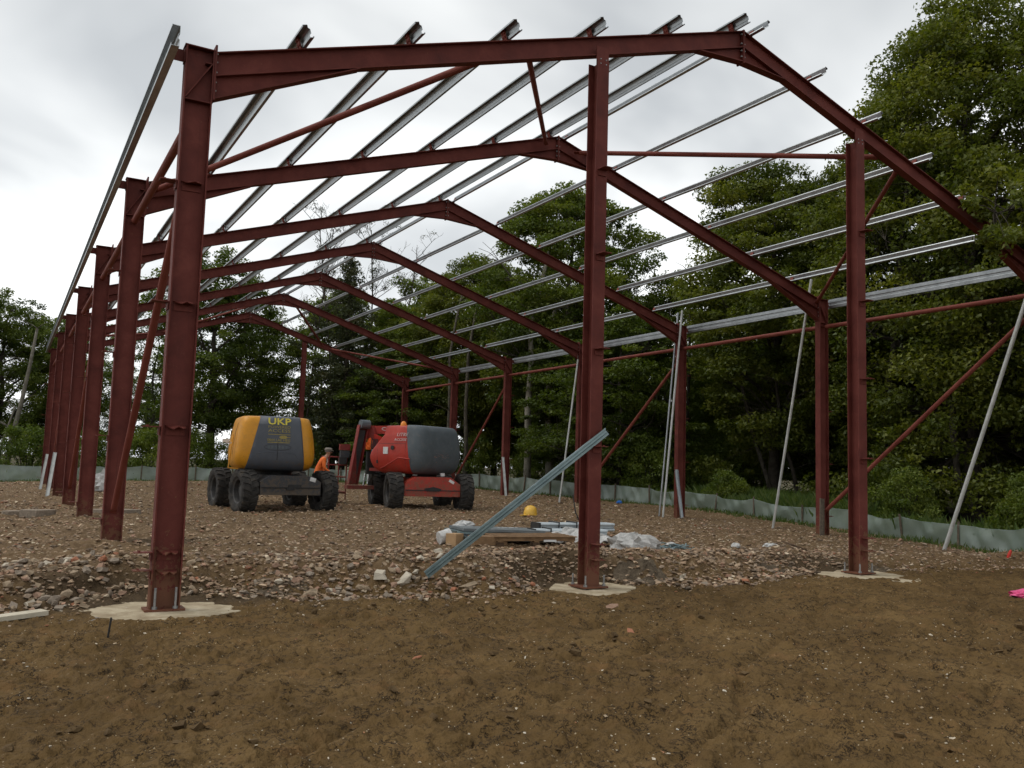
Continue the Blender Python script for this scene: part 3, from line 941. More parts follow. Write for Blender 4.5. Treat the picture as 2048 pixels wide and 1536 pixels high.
for mi, mat_ in enumerate(pal_m):
    for kk in range(4):
        vv, ff, cc = stones(np.zeros(1), np.zeros(1), np.ones(1), np.random.default_rng(100 + mi * 7 + kk), sink=0, flat=.85, zoff=np.zeros(1))
        vv[:, :2] -= vv[:, :2].mean(0)
        st_mesh.append(np_mesh('rubble_stone', vv, ff, mat_))
bz = ground_z(px[big], py[big])
for j, b_ in enumerate(big):
    mi = int(rng.choice(5, p=[.38, .32, .19, .035, .075]))
    o = link('rubble_stone', st_mesh[mi * 4 + int(rng.integers(4))])
    s = float(sz[b_])
    o.location = (float(px[b_]), float(py[b_]), float(bz[j]) + s * .22)
    o.rotation_euler = (rng.uniform(-.35, .35), rng.uniform(-.35, .35), rng.uniform(0, 6.28))
    o.scale = (s, s, s * .85)
    tag(o, st_labels[mi], 'stone', ['buff', 'grey', 'pinkish', 'orange brick', 'pale'][mi] + ' stones along the rubble edge')

def lone(name, x, y, s, mi, label, cat, rz=0.0, sc=(1, 1, 1), k=0, sink=.2):
    o = link(name, st_mesh[mi * 4 + k])
    o.location = (x, y, gz1(x, y) + s * sc[2] * sink)
    o.rotation_euler = (0.1, -.08, rz); o.scale = (s * sc[0], s * sc[1], s * sc[2])
    return tag(o, label, cat)
lone('concrete_lump', 3.15, .45, .22, 4, 'largest pale angular concrete lump below the foot of the leaning rail', 'stone', .6, (1.2, .9, .9), 0)
lone('concrete_lump', 2.86, .55, .20, 4, 'flat pale concrete lump left of the largest lump', 'stone', 1.3, (1.3, 1, .7), 1)
lone('stone_slab', 3.95, .12, .24, 0, 'flat sandy stone slab lying at the front of the rubble', 'stone', .2, (1.6, .8, .5), 2)
lone('clay_lump', 4.95, -1.62, .20, 2, 'flat pinkish lump lying on the bare clay', 'stone', .4, (1.3, .6, .3), 1, .1)
lone('brick_fragment', 4.12, -3.05, .15, 3, 'small orange brick fragment lying on the bare clay', 'brick', .9, (1.3, .7, .5), 0, .1)
lone('brick_fragment', 1.66, -3.35, .11, 3, 'flat red tile fragment in the clay left of the other', 'brick', .3, (1.6, .6, .3), 2, .1)
lone('brick_fragment', -.62, 1.55, .20, 3, 'orange brick fragment high in the rubble left of the thick column', 'brick', 1.9, (1.1, .8, .7), 1)
# clods and chips over the clay
M['clod'] = mottled('clay_clod', (.075, .048, .023), (.135, .088, .042), 9, .9, 0, .8, .02, .15, fine=50)
n = 1500
rr = 3.6 + 8.0 * rng.random(n) ** .8; aa = head + rng.uniform(-.75, .75, n)
cx_ = CAM.x + rr * np.sin(aa); cy_ = CAM.y + rr * np.cos(aa)
e = np.interp(cx_, EDGE[:, 0], EDGE[:, 1]); kk = cy_ < e - .1
for qx, qy, r0, r1 in PITS[:3]: kk &= np.hypot(cx_ - qx, cy_ - qy) > .75
cx_, cy_ = cx_[kk], cy_[kk]
# clods gather in torn patches
w = fbm(cx_ * .9, cy_ * .9, 2, 15); kk = w > .5
cx_, cy_ = cx_[kk], cy_[kk]
v, f, c = stones(cx_, cy_, .012 + .085 * rng.random(len(cx_)) ** 3.2, rng, sink=.16, flat=.62)
tag(link('clay_clods', np_mesh('clay_clods', v, f, M['clod'])), 'crumbled clods of brown clay on the bare ground', 'clods', kind='stuff')
n = 2600
rr = 3.6 + 8.0 * rng.random(n) ** .75; aa = head + rng.uniform(-.75, .75, n)
cx_ = CAM.x + rr * np.sin(aa); cy_ = CAM.y + rr * np.cos(aa)
e = np.interp(cx_, EDGE[:, 0], EDGE[:, 1]); kk = cy_ < e
kk2 = rng.random(len(cx_)) < sstep(.35, .7, fbm(cx_ * .7, cy_ * .7, 3, 45)) 
cx_, cy_ = cx_[kk & kk2], cy_[kk & kk2]
v, f, c = stones(cx_, cy_, .006 + .030 * rng.random(len(cx_)) ** 4, rng, sink=.12, flat=.6, pal=np.array([(.55, .48, .38), (.40, .31, .21), (.36, .18, .10), (.62, .57, .48)]), palp=np.array([.35, .35, .1, .2]))
tag(link('stone_chips', np_mesh('stone_chips', v, f, M['stone'], color=c)), 'tiny pale stone chips scattered over the bare clay', 'chips', kind='stuff')

# dark wet spoil heaps beside the dug-out posts
M['spoil'] = mottled('grey_clay_spoil', (.06, .045, .030), (.14, .108, .074), 9, .9, 0, 1.0, .04, .15, fine=20)
def spoil(x, y, sx, sy, h, seed, label, mat=None):
    n_ = 56
    vs_ = []; fs_ = []
    for i in range(n_):
        for j in range(n_):
            u, w_ = -1 + 2 * i / (n_ - 1), -1 + 2 * j / (n_ - 1)
            X_, Y_ = x + u * sx, y + w_ * sy
            r = math.hypot(u, w_)
            nz = float(fbm(np.array([X_ * 4.5]), np.array([Y_ * 4.5]), 4, seed, .6)[0])
            n2 = float(fbm(np.array([X_ * 13]), np.array([Y_ * 13]), 3, seed + 4, .65)[0])
            hh = h * max(0, 1 - r * r) ** .7 * (max(0, nz - .22) * 1.6) + max(0, n2 - .42) * .09 * max(0, 1 - r * r) ** .3 - .05 * (r > .8)
            vs_.append((X_, Y_, gz1(X_, Y_, False) + hh - .03))
    for i in range(n_ - 1):
        for j in range(n_ - 1):
            fs_.append((i * n_ + j, (i + 1) * n_ + j, (i + 1) * n_ + j + 1, i * n_ + j + 1))
    return tag(MB().add(vs_, fs_).build('spoil_heap', mat or M['spoil'], recalc=False), label, 'spoil heap')
spoil(6.95, .30, .60, .50, .15, 3, 'dark wet clay spoil heap right of the middle gable post')
spoil(12.35, .25, .45, .3, .15, 5, 'dark spoil heap right of the gable post nearest the right edge')
spoil(10.1, .75, .6, .4, .10, 7, 'dark spoil heap left of the gable post nearest the right edge')
spoil(1.55, .80, .6, .45, .09, 11, 'grey clay spoil heap right of the thick leftmost column')
spoil(-.62, -.48, .32, .20, .07, 13, 'lumps of grey mortar slurry on the left end of the first pad', M['slurry'])

# ------------------------------------------------------------------ plastic membrane fence
def film_material():
    m, t, b = new_mat('fence_membrane')
    t.nodes.remove(b)
    o = t.nodes['Material Output']
    f = noise(t, 1.6, 4, .6)
    col = ramp(t, f, [(.3, (.34, .42, .37)), (.7, (.52, .60, .55))])
    df = nd(t, 'ShaderNodeBsdfDiffuse'); t.links.new(col, df.inputs['Color'])
    tl = nd(t, 'ShaderNodeBsdfTranslucent'); t.links.new(col, tl.inputs['Color'])
    gl = nd(t, 'ShaderNodeBsdfGlossy'); gl.inputs['Roughness'].default_value = .35; gl.inputs['Color'].default_value = (.8, .85, .85, 1)
    tr = nd(t, 'ShaderNodeBsdfTransparent')
    m1 = nd(t, 'ShaderNodeMixShader'); m1.inputs[0].default_value = .4; t.links.new(df.outputs[0], m1.inputs[1]); t.links.new(tl.outputs[0], m1.inputs[2])
    m2 = nd(t, 'ShaderNodeMixShader'); m2.inputs[0].default_value = .10; t.links.new(m1.outputs[0], m2.inputs[1]); t.links.new(gl.outputs[0], m2.inputs[2])
    m3 = nd(t, 'ShaderNodeMixShader'); m3.inputs[0].default_value = .42; t.links.new(m2.outputs[0], m3.inputs[1]); t.links.new(tr.outputs[0], m3.inputs[2])
    t.links.new(m3.outputs[0], o.inputs['Surface'])
    return m
M['film'] = film_material()
M['stake'] = mottled('weathered_stake', (.07, .055, .04), (.16, .125, .09), 12, .85)
fence = empty('membrane_fence', (FENCE[8][0], FENCE[8][1], 0))
tag(fence, 'low green translucent plastic membrane fence on wooden stakes round the site', 'fence')
F0 = Vector((FENCE[8][0], FENCE[8][1], 0))
pts = []
rf0 = random.Random(12)
for (ax, ay, az_, ah), (bx, by, bz_, bh) in zip(FENCE[:-1], FENCE[1:]):
    L = math.hypot(bx - ax, by - ay); n_ = max(1, round(L / 2.05))
    for i in range(n_): pts.append((ax + (bx - ax) * (i + rf0.uniform(-.18, .18)) / n_, ay + (by - ay) * (i + rf0.uniform(-.0, .0)) / n_, ah + (bh - ah) * i / n_ + rf0.uniform(-.05, .04)))
pts.append((FENCE[-1][0], FENCE[-1][1], FENCE[-1][3]))
rf = random.Random(3)
for i, (x, y, h) in enumerate(pts):
    z = gz1(x, y, False)
    lx, ly = rf.uniform(-.05, .05), rf.uniform(-.05, .05)
    q = V(x, y, z) - F0
    d_ = V(-.03, -.03, 0)
    MB().bar(q + V(-lx, -ly, -.3) + d_, q + V(lx, ly, h + rf.uniform(.06, .14)) + d_, .045, .045, up=(1, .3, 0)).build('stake', M['stake'], fence)
    if i + 1 < len(pts):
        x2, y2, h2 = pts[i + 1]
        nx_, nz_ = 22, 9
        vs_ = []; fs_ = []
        dxn, dyn = (x2 - x), (y2 - y); L = math.hypot(dxn, dyn); nxv, nyv = -dyn / L, dxn / L
        sag = rf.uniform(.0, .09) * rf.random() * 1.6; fold = rf.uniform(.5, 1.5); ph = rf.uniform(0, 6)
        for a in range(nx_ + 1):
            u = a / nx_
            X_, Y_ = x + dxn * u, y + dyn * u
            g_ = gz1(X_, Y_, False)
            htop = h + (h2 - h) * u - sag * 4 * u * (1 - u) * (1 + .3 * math.sin(3 * u * fold + ph))
            for b_ in range(nz_ + 1):
                w_ = b_ / nz_
                bulge = .035 * math.sin(u * 31 * fold + 5 * w_ * w_ + 2 * ph) * (1 - w_) * u * (1 - u) * 4 + .06 * math.sin(u * 3.14) * math.sin(w_ * 2.6 + ph) + .022 * math.sin(u * 19 * fold + w_ * 7 + ph) * math.sin(u * 3.14) + .03 * math.sin(9 * (u - w_ * .6) + ph) * u * (1 - u) * 4
                zz = g_ - .10 + (htop + .10) * w_
                vs_.append((X_ + nxv * bulge - F0.x, Y_ + nyv * bulge - F0.y, zz))
        # rolled top hem
        for a in range(nx_):
            for b_ in range(nz_):
                fs_.append((a * (nz_ + 1) + b_, (a + 1) * (nz_ + 1) + b_, (a + 1) * (nz_ + 1) + b_ + 1, a * (nz_ + 1) + b_ + 1))
        mo = MB().add(vs_, fs_).build('membrane', M['film'], fence, smooth=True, recalc=False)
        hem = [V(*vs_[a * (nz_ + 1) + nz_]) for a in range(0, nx_ + 1)]
        MB().tube(hem, .010, 5).build('hem', M['film'], mo, smooth=True)

# ================================================================== boom lifts
def paint(name, c, lo=.75, rough=.42, dirt=(.13, .09, .055), amt=.35):
    m, t, b = new_mat(name)
    f = noise(t, 3.5, 5, .65, .2)
    col = ramp(t, f, [(.3, tuple(q * lo for q in c)), (.7, c)])
    f2 = noise(t, 7.0, 6, .72, .3)
    k = ramp(t, f2, [(.52, (0, 0, 0)), (.74, (amt, amt, amt))])
    col = mixc(t, k, col, dirt)
    # dried mud thrown up from the wheels
    geo = nd(t, 'ShaderNodeNewGeometry'); sp = nd(t, 'ShaderNodeSeparateXYZ'); t.links.new(geo.outputs['Position'], sp.inputs[0])
    mz = nd(t, 'ShaderNodeMapRange'); mz.inputs['From Min'].default_value = .7; mz.inputs['From Max'].default_value = 2.4; mz.inputs['To Min'].default_value = .62; mz.inputs['To Max'].default_value = .30
    t.links.new(sp.outputs['Z'], mz.inputs['Value'])
    sm = nd(t, 'ShaderNodeMath', operation='SUBTRACT'); t.links.new(mz.outputs[0], sm.inputs[0]); t.links.new(noise(t, 9.0, 5, .75), sm.inputs[1])
    s2 = nd(t, 'ShaderNodeMapRange'); s2.inputs['From Min'].default_value = 0.0; s2.inputs['From Max'].default_value = .12; s2.inputs['To Max'].default_value = .55
    t.links.new(sm.outputs[0], s2.inputs['Value'])
    col = mixc(t, s2.outputs[0], col, (.12, .085, .05))
    t.links.new(col, b.inputs['Base Color'])
    b.inputs['Roughness'].default_value = rough
    b.inputs['Specular IOR Level'].default_value = .35
    bump(t, b, noise(t, 40, 3, .6), .08, .004)
    return m
M['yellow'] = paint('lift_yellow', (.66, .29, .018), .8)
M['grey_hood'] = paint('lift_grey_cover', (.085, .095, .115), .8, .5, (.13, .115, .095), .25)
M['grey_old'] = paint('faded_grey_cover', (.105, .125, .140), .75, .6, (.17, .15, .13), .5)
M['frame_grey'] = paint('lift_chassis_grey', (.045, .048, .055), .8, .55, (.12, .085, .055), .45)
M['red'] = paint('lift_red', (.46, .040, .024), .72)
M['red_dk'] = paint('lift_red_worn', (.26, .032, .026), .65, .55, (.09, .06, .045), .5)
M['tyre'] = mottled('muddy_tyre', (.016, .016, .016), (.050, .046, .042), 5, .88, 0, .4, .008, .2, (.085, .070, .052), fine=35)
M['rim'] = mottled('dark_rim', (.03, .03, .032), (.07, .065, .06), 8, .6)
M['black'] = mottled('black_steel', (.012, .012, .013), (.03, .029, .028), 8, .6)
M['white'] = mottled('white_label', (.55, .55, .54), (.75, .75, .74), 9, .6)
M['ink_y'] = mottled('yellow_lettering', (.50, .42, .05), (.62, .52, .07), 15, .6)
M['ink_yd'] = mottled('dull_yellow_lettering', (.26, .21, .06), (.36, .29, .08), 15, .6)
M['ink_w'] = mottled('white_lettering', (.45, .40, .39), (.62, .58, .56), 12, .6)
M['orange'] = mottled('hivis_orange', (.75, .13, .02), (.95, .22, .035), 6, .75, 0, .3, .01)
M['amber'] = mottled('amber_beacon', (.70, .20, .02), (.85, .30, .04), 6, .3)
M['chrome'] = mottled('chrome_rod', (.5, .5, .5), (.7, .7, .7), 6, .2, .9)

def tyre_mesh(R=.60, W=.44):
    mb = MB()
    h = W / 2
    prof = [(R * .56, -h * .78), (R * .66, -h * .98), (R * .82, -h * 1.04), (R * .90, -h * .98), (R * .945, -h * .82), (R * .955, 0), (R * .945, h * .82), (R * .90, h * .98),
            (R * .82, h * 1.04), (R * .66, h * .98), (R * .56, h * .78)]
    mb.lathe(prof, (0, 0, 0), (1, 0, 0), 48, closed=True)
    nl = 19
    for s in (-1, 1):
        for k in range(nl):
            a0 = 2 * math.pi * (k + (.5 if s > 0 else 0)) / nl
            pts_o = []
            # chevron lug: from the shoulder to just past the centre line, swept back
            cols = [(s * h * 1.03, 0.0, R * .86), (s * h * .95, .01, R * .985), (s * h * .45, .07, R * 1.0), (s * h * -.06, .15, R * 1.0)]
            wd = .088
            P_ = []
            for x, da, r in cols:
                for aa, rr in ((a0 + da - wd, r), (a0 + da + wd, r), (a0 + da + wd * 1.2, r * .93), (a0 + da - wd * 1.2, r * .93)):
                    P_.append((x, math.cos(aa) * rr, math.sin(aa) * rr))
            F_ = []
            for i in range(3):
                for q in range(4): F_.append((i * 4 + q, i * 4 + (q + 1) % 4, (i + 1) * 4 + (q + 1) % 4, (i + 1) * 4 + q))
            F_ += [(0, 1, 2, 3), (12, 13, 14, 15)]
            mb.add(P_, F_)
    return mb.mesh('tyre', M['tyre'])
def rim_mesh(R=.60, W=.44):
    mb = MB(); h = W / 2
    mb.lathe([(R * .57, -h * .8), (R * .52, -h * .72), (R * .50, -h * .2), (R * .28, -h * .12), (R * .26, -h * .35), (.001, -h * .38)], (0, 0, 0), (1, 0, 0), 28)
    mb.lathe([(R * .57, h * .8), (R * .52, h * .72), (R * .50, h * .1), (R * .22, h * .05), (.001, h * .05)], (0, 0, 0), (1, 0, 0), 28)
    for k in range(8):
        a = k * math.pi / 4
        mb.lathe([(.001, -.05), (.018, -.05), (.018, 0), (.001, 0)], (-h * .12, math.cos(a) * R * .38, math.sin(a) * R * .38), (1, 0, 0), 6)
    return mb.mesh('rim', M['rim'])
TYRE = tyre_mesh(); RIM = rim_mesh()

def wheels(root, tx, ty, steer=0.0):
    for sx in (-1, 1):
        for sy in (-1, 1):
            w = link('wheel', TYRE, root)
            w.location = (sx * tx, sy * ty, .585)
            w.rotation_euler = (random.uniform(0, 6), 0, (steer if sy < 0 else 0) + (math.pi if sx > 0 else 0))
            link('rim', RIM, w)

def hood_rings(levels, n=96, ex=5.0):
    """levels: (z, half width, rear extent, front extent); plan superellipse"""
    rings = []
    for z, a, br, bf in levels:
        ring = []
        for k in range(n):
            t_ = 2 * math.pi * k / n
            c, s = math.cos(t_), math.sin(t_)
            x = a * math.copysign(abs(c) ** (2 / ex), c)
            yy = math.copysign(abs(s) ** (2 / ex), s)
            y = yy * (br if s < 0 else bf)
            ring.append((x, y, z))
        rings.append(ring)
    return rings
def smooth_levels(lv, m=6):
    out_ = []
    zs = np.arange(len(lv)); tt = np.linspace(0, len(lv) - 1, (len(lv) - 1) * m + 1)
    A_ = np.array(lv, float)
    # Catmull-Rom
    for t_ in tt:
        i = min(int(t_), len(lv) - 2); f_ = t_ - i
        p0, p1, p2, p3 = A_[max(i - 1, 0)], A_[i], A_[i + 1], A_[min(i + 2, len(lv) - 1)]
        out_.append(.5 * ((2 * p1) + (-p0 + p2) * f_ + (2 * p0 - 5 * p1 + 4 * p2 - p3) * f_ ** 2 + (-p0 + 3 * p1 - 3 * p2 + p3) * f_ ** 3))
    return out_
def hood(root, levels, planes, sel_cover, mat_side, mat_cover, off=.012):
    """lofted cowl, cut along slanted planes into a cover and the side cowls"""
    rings = hood_rings(smooth_levels(levels), ex=HOOD_EX)
    n = len(rings[0])
    bm = bmesh.new()
    vr = [[bm.verts.new(q) for q in r] for r in rings]
    for i in range(len(rings) - 1):
        for k in range(n): bm.faces.new((vr[i][k], vr[i][(k + 1) % n], vr[i + 1][(k + 1) % n], vr[i + 1][k]))
    for r, dz in ((vr[0], -.005), (vr[-1], .02)):
        c = bm.verts.new((0, sum(v.co.y for v in r) / n, r[0].co.z + dz))
        for k in range(n): bm.faces.new((c, r[k], r[(k + 1) % n]))
    bmesh.ops.recalc_face_normals(bm, faces=bm.faces)
    for co, no in planes:
        bmesh.ops.bisect_plane(bm, geom=bm.verts[:] + bm.edges[:] + bm.faces[:], plane_co=co, plane_no=no)
    bm.normal_update()
    outs = []
    for cover in (False, True):
        b2 = bm.copy()
        bmesh.ops.delete(b2, geom=[f for f in b2.faces if sel_cover(*f.calc_center_median()) != cover], context='FACES')
        b2.normal_update()
        if cover:
            ret = bmesh.ops.extrude_face_region(b2, geom=b2.faces[:])
            for v in [g for g in ret['geom'] if isinstance(g, bmesh.types.BMVert)]: v.co += v.normal * off
        for f in b2.faces: f.smooth = True
        nm = 'rear_cover' if cover else 'side_cowl'
        me = bpy.data.meshes.new(nm); b2.to_mesh(me); b2.free(); me.materials.append(mat_cover if cover else mat_side)
        outs.append(link(nm, me, root))
    bm.free()
    return outs[0], outs[1], rings
HOOD_EX = 8.0

FONT = None
def lettering(text, size, loc, rot, mat, parent, name='lettering', width=None, extr=.003, shear=0.0, bold=.0):
    cu = bpy.data.curves.new(name, 'FONT')
    cu.body = text; cu.size = size; cu.align_x = 'CENTER'; cu.align_y = 'CENTER'; cu.extrude = extr; cu.shear = shear; cu.offset = bold
    cu.resolution_u = 2
    tmp = bpy.data.objects.new('tmp', cu); COL.objects.link(tmp)
    bpy.context.view_layer.update()
    me = bpy.data.meshes.new_from_object(tmp.evaluated_get(bpy.context.evaluated_depsgraph_get()))
    bpy.data.objects.remove(tmp, do_unlink=True)
    me.materials.clear(); me.materials.append(mat)
    if width:
        xs_ = [v.co.x for v in me.vertices]
        k = width / max(1e-6, max(xs_) - min(xs_))
        for v in me.vertices: v.co.x *= k
    o = link(name, me, parent)
    o.location = loc; o.rotation_euler = rot
    return o

def rear_y(rings, z):
    """rear extent of the hood at height z"""
    best = min(rings, key=lambda r: abs(r[0][2] - z))
    return min(q[1] for q in best)

# ---- yellow lift: local +y away from the camera
yl = empty('boom_lift', (5.32, 15.45, .22), math.radians(4))
tag(yl, 'yellow and grey boom lift on big treaded tyres, seen from the rear', 'boom lift', 'boom lifts parked under the frame')
wheels(yl, 1.14, 1.14, .06)
mb = MB()
mb.poly([(-.86, -1.42, .50), (.86, -1.42, .50), (.86, -1.42, .86), (.60, -1.42, 1.02), (-.60, -1.42, 1.02), (-.86, -1.42, .86)], .46, (0, 1, 0))
mb.box((0, 0, .82), (1.02, 2.6, .42))
mb.poly([(-.86, 1.30, .50), (.86, 1.30, .50), (.86, 1.30, .86), (.60, 1.30, 1.02), (-.60, 1.30, 1.02), (-.86, 1.30, .86)], .40, (0, 1, 0))
mb.build('chassis', M['frame_grey'], yl)
mb = MB().box((0, -1.66, .70), (1.66, .03, .030)).box((.1, -1.67, .74), (.36, .04, .10)).box((-.02, -1.67, .66), (.22, .05, .06))
mb.build('tow_bracket', M['black'], yl)
for s in (-1, 1):
    MB().tube([(s * .80, -1.14, .585), (s * 1.05, -1.14, .585)], .13, 12).build('axle', M['black'], yl)
    MB().tube([(s * .80, 1.14, .585), (s * 1.05, 1.14, .585)], .13, 12).build('axle', M['black'], yl)
mb = MB().lathe([(.001, 1.02), (.52, 1.02), (.52, 1.30), (.001, 1.30)], (0, -.1, 0), (0, 0, 1), 28)
mb.build('slew_ring', M['black'], yl)
MB().box((.62, -1.655, .93), (.17, .012, .11), Matrix.Rotation(.25, 3, 'Y')).build('warning_label', M['white'], yl)
for s in (-1, 1):
    MB().box((s * .62 - .05, -1.0, 1.20), (.14, .10, .08)).build('rear_lamp', M['white'], yl)
lev = [(1.16, .88, 1.18, .35), (1.22, 1.00, 1.36, .5), (1.38, 1.09, 1.50, .62), (1.64, 1.11, 1.55, .70), (2.05, 1.07, 1.53, .70), (2.42, 1.00, 1.46, .62), (2.585, .95, 1.38, .55), (2.635, .90, 1.30, .5), (2.655, .80, 1.15, .45)]
ytur = link('turret', MB().box((0, -.1, 1.22), (1.5, 1.7, .10)).mesh('turret', M['black']), yl)
ytur.rotation_euler = (0, 0, math.radians(-11))
ytur.location = (-.10, .05, 0)
_k = .24
def cov_sel(x, y, z):
    return y < -.05 and (x - .06) > -(.86 - _k * (z - 1.2)) and (x - .06) < (.72 - _k * .45 * (z - 1.2))
yplanes = [((.06 - .86, 0, 1.2), V(1, 0, -_k)), ((.06 + .72, 0, 1.2), V(1, 0, _k * .45)), ((0, -.05, 0), V(0, 1, 0))]
ysd, ycv, yr = hood(ytur, lev, yplanes, cov_sel, M['yellow'], M['grey_hood'])
# creases of the moulded cover and the centre seam
def on_rear(x, z, d=.018):
    return V(x, rear_y(yr, z) - d, z)
MB().tube([on_rear(.02, z, .012) for z in (1.45, 1.6, 1.8, 1.95)], .010, 6).build('seam', M['black'], ytur)
MB().tube([on_rear(.02, z, .010) for z in (2.02, 2.2, 2.36)], .004, 5).build('seam', M['black'], ytur)
for s in (-1, 1):
    MB().tube([on_rear(s * .62, 1.30, -.03), on_rear(s * .60, 1.45, .006), on_rear(s * .52, 1.62, .008), on_rear(s * .30, 1.66, .010), on_rear(s * .05, 1.67, .01)], .012, 6).build('crease', M['grey_hood'], ytur)
ov = [on_rear(.02 + .36 * math.cos(a), 1.80 + .085 * math.sin(a), .014) for a in np.linspace(0, 2 * math.pi, 40)]
MB().tube(ov, .006, 6).build('emblem_ring', M['frame_grey'], ytur)
for k in range(6):
    MB().box(on_rear(-.22 + .095 * k, 1.80, .014), (.055, .014, .085)).build('emblem_letter', M['grey_old'], ytur)
tl_ = math.atan2(rear_y(yr, 2.5) - rear_y(yr, 2.3), .2)
def txt(s, size, x, z, mat, width, **kw):
    k = math.atan2(rear_y(yr, z + .06) - rear_y(yr, z - .06), .12)
    return lettering(s, size, (x, rear_y(yr, z) - .022, z), (math.pi / 2 - k, 0, 0), mat, ytur, width=width, **kw)
txt('UKP', .285, .05, 2.505, M['ink_y'], .62, bold=.006)
txt('POWERED', .105, .05, 2.355, M['ink_yd'], .60)
txt('ACCESS', .125, .05, 2.25, M['ink_yd'], .60)
MB().box((.05, rear_y(yr, 2.15) - .012, 2.15), (.60, .008, .018)).build('printed_rule', M['ink_yd'], ytur)
mb = MB().lathe([(.001, 0), (.11, 0), (.11, .008), (.001, .008)], (.16, rear_y(yr, 2.08) - .016, 2.08), (0, 1, 0), 20)
for i, q in enumerate(mb.v): mb.v[i] = (q[0], q[1], 2.08 + (q[2] - 2.08) * .42)
mb.box((.31, rear_y(yr, 2.08) - .012, 2.075), (.09, .008, .018))
mb.build('printed_key', M['ink_yd'], ytur)
txt('0844 LAE HEG', .105, .04, 1.995, M['ink_yd'], .62)
MB().box((.04, rear_y(yr, 1.93) - .012, 1.93), (.60, .008, .022)).build('printed_rule', M['ink_yd'], ytur)
# left hand rail, mirror box and rear-folded boom
MB().tube([(-1.22, -1.2, 1.20), (-1.17, -1.2, 1.75), (-1.12, -1.1, 2.1)], .018, 8).tube([(-1.22, -1.2, 1.20), (-.95, -1.2, 1.18)], .018, 8).build('grab_rail', M['yellow'], ytur)
MB().box((-1.27, -.6, 1.95), (.18, .05, .10)).box((-1.16, -.6, 1.89), (.20, .03, .03)).build('mirror', M['white'], ytur)
MB().beam((.2, .3, 1.55), (.8, 3.6, 1.42), [(-.16, -.2), (.16, -.2), (.16, .2), (-.16, .2)], (1, 0, 0), (0, 0, 1)).build('boom', M['yellow'], yl)
mb = MB()
for z in (.55, 1.05, 1.55):
    mb.tube([(.3, 3.6, z), (1.6, 3.6, z), (1.6, 4.4, z), (.3, 4.4, z), (.3, 3.6, z)], .02, 6)
for x, y in ((.3, 3.6), (1.6, 3.6), (1.6, 4.4), (.3, 4.4)): mb.tube([(x, y, .5), (x, y, 1.55)], .02, 6)
mb.box((.95, 4.0, .52), (1.3, .8, .04))
mb.build('platform_cage', M['frame_grey'], yl)

# ---- red lift
rl = empty('boom_lift', (10.42, 16.35, .22), math.radians(-9))
tag(rl, 'red and faded grey boom lift with folded red booms', 'boom lift', 'boom lifts parked under the frame')
wheels(rl, 1.14, 1.16, -.04)
mb = MB()
mb.poly([(-.90, -1.36, .46), (.90, -1.36, .46), (.90, -1.36, .84), (.56, -1.36, 1.06), (-.56, -1.36, 1.06), (-.90, -1.36, .84)], .46, (0, 1, 0))
mb.box((0, 0, .80), (1.02, 2.6, .42))
mb.poly([(-.86, 1.32, .50), (.86, 1.32, .50), (.86, 1.32, .86), (.60, 1.32, 1.02), (-.60, 1.32, 1.02), (-.86, 1.32, .86)], .40, (0, 1, 0))
mb.build('chassis', M['red'], rl)
mb = MB().box((0, -1.60, .645), (1.74, .03, .028)).poly([(-.28, -1.61, .70), (.0, -1.61, .76), (.28, -1.61, .70), (.20, -1.61, .62), (-.20, -1.61, .62)], .06, (0, 1, 0))
mb.build('tow_bracket', M['black'], rl)
for s in (-1, 1):
    MB().tube([(s * .80, -1.16, .585), (s * 1.05, -1.16, .585)], .13, 12).build('axle', M['black'], rl)
    MB().tube([(s * .80, 1.16, .585), (s * 1.05, 1.16, .585)], .13, 12).build('axle', M['black'], rl)
    MB().box((s * .45, -1.05, 1.14), (.13, .10, .10)).build('rear_lamp', M['white'], rl)
MB().lathe([(.001, 1.0), (.52, 1.0), (.52, 1.30), (.001, 1.30)], (0, -.1, 0), (0, 0, 1), 28).build('slew_ring', M['black'], rl)
MB().box((.60, -1.605, .93), (.18, .012, .08), Matrix.Rotation(.5, 3, 'Y')).build('warning_label', M['white'], rl)
# turret is slewed so that its left flank shows
TA = math.radians(33)
tur = link('turret', MB().box((0, 0, 1.24), (1.5, 1.9, .10)).mesh('turret', M['red_dk']), rl)
tur.rotation_euler = (0, 0, TA)
tur.location = (-.44, .10, 0)
lev2 = [(1.14, .86, 1.14, .2), (1.20, 1.0, 1.30, .35), (1.38, 1.08, 1.44, .60), (1.72, 1.12, 1.50, .70), (2.10, 1.10, 1.48, .35), (2.45, 1.05, 1.42, -.10), (2.60, 1.01, 1.34, -.30), (2.645, .97, 1.26, -.36), (2.665, .88, 1.12, -.42)]
def cov_sel2(x, y, z):
    return (y + .92 - .21 * (z - 1.9)) < 0 and (y * .9 - .30 * x) < -.62 + .16 * (z - 1.9)
rplanes = [((0, -.92, 1.9), V(0, 1, -.21)), ((0, -.62 / .9, 1.9), V(-.30, .9, -.16))]
rsd, rcv, rr_ = hood(tur, lev2, rplanes, cov_sel2, M['red'], M['grey_old'])
def onr(x, z, d=.016): return V(x, rear_y(rr_, z) - d, z)
for pts_ in ([(-.42, 1.34), (-.36, 1.5), (-.22, 1.62)], [(.02, 1.60), (.03, 1.45), (.0, 1.3)], [(-.3, 1.78), (.0, 1.80), (.32, 1.78)]):
    MB().tube([onr(a, b_, .010) for a, b_ in pts_], .010, 6).build('crease', M['grey_hood'], tur)
M['scar'] = mottled('rusty_scrape', (.18, .05, .03), (.30, .28, .26), 30, .8)
rs_ = random.Random(8)
mb = MB()
for k in range(26):
    a = rs_.uniform(-.35, .4); z = 1.72 + rs_.gauss(0, .07)
    mb.box(onr(a, z, .013), (rs_.uniform(.02, .12), .004, rs_.uniform(.006, .02)))
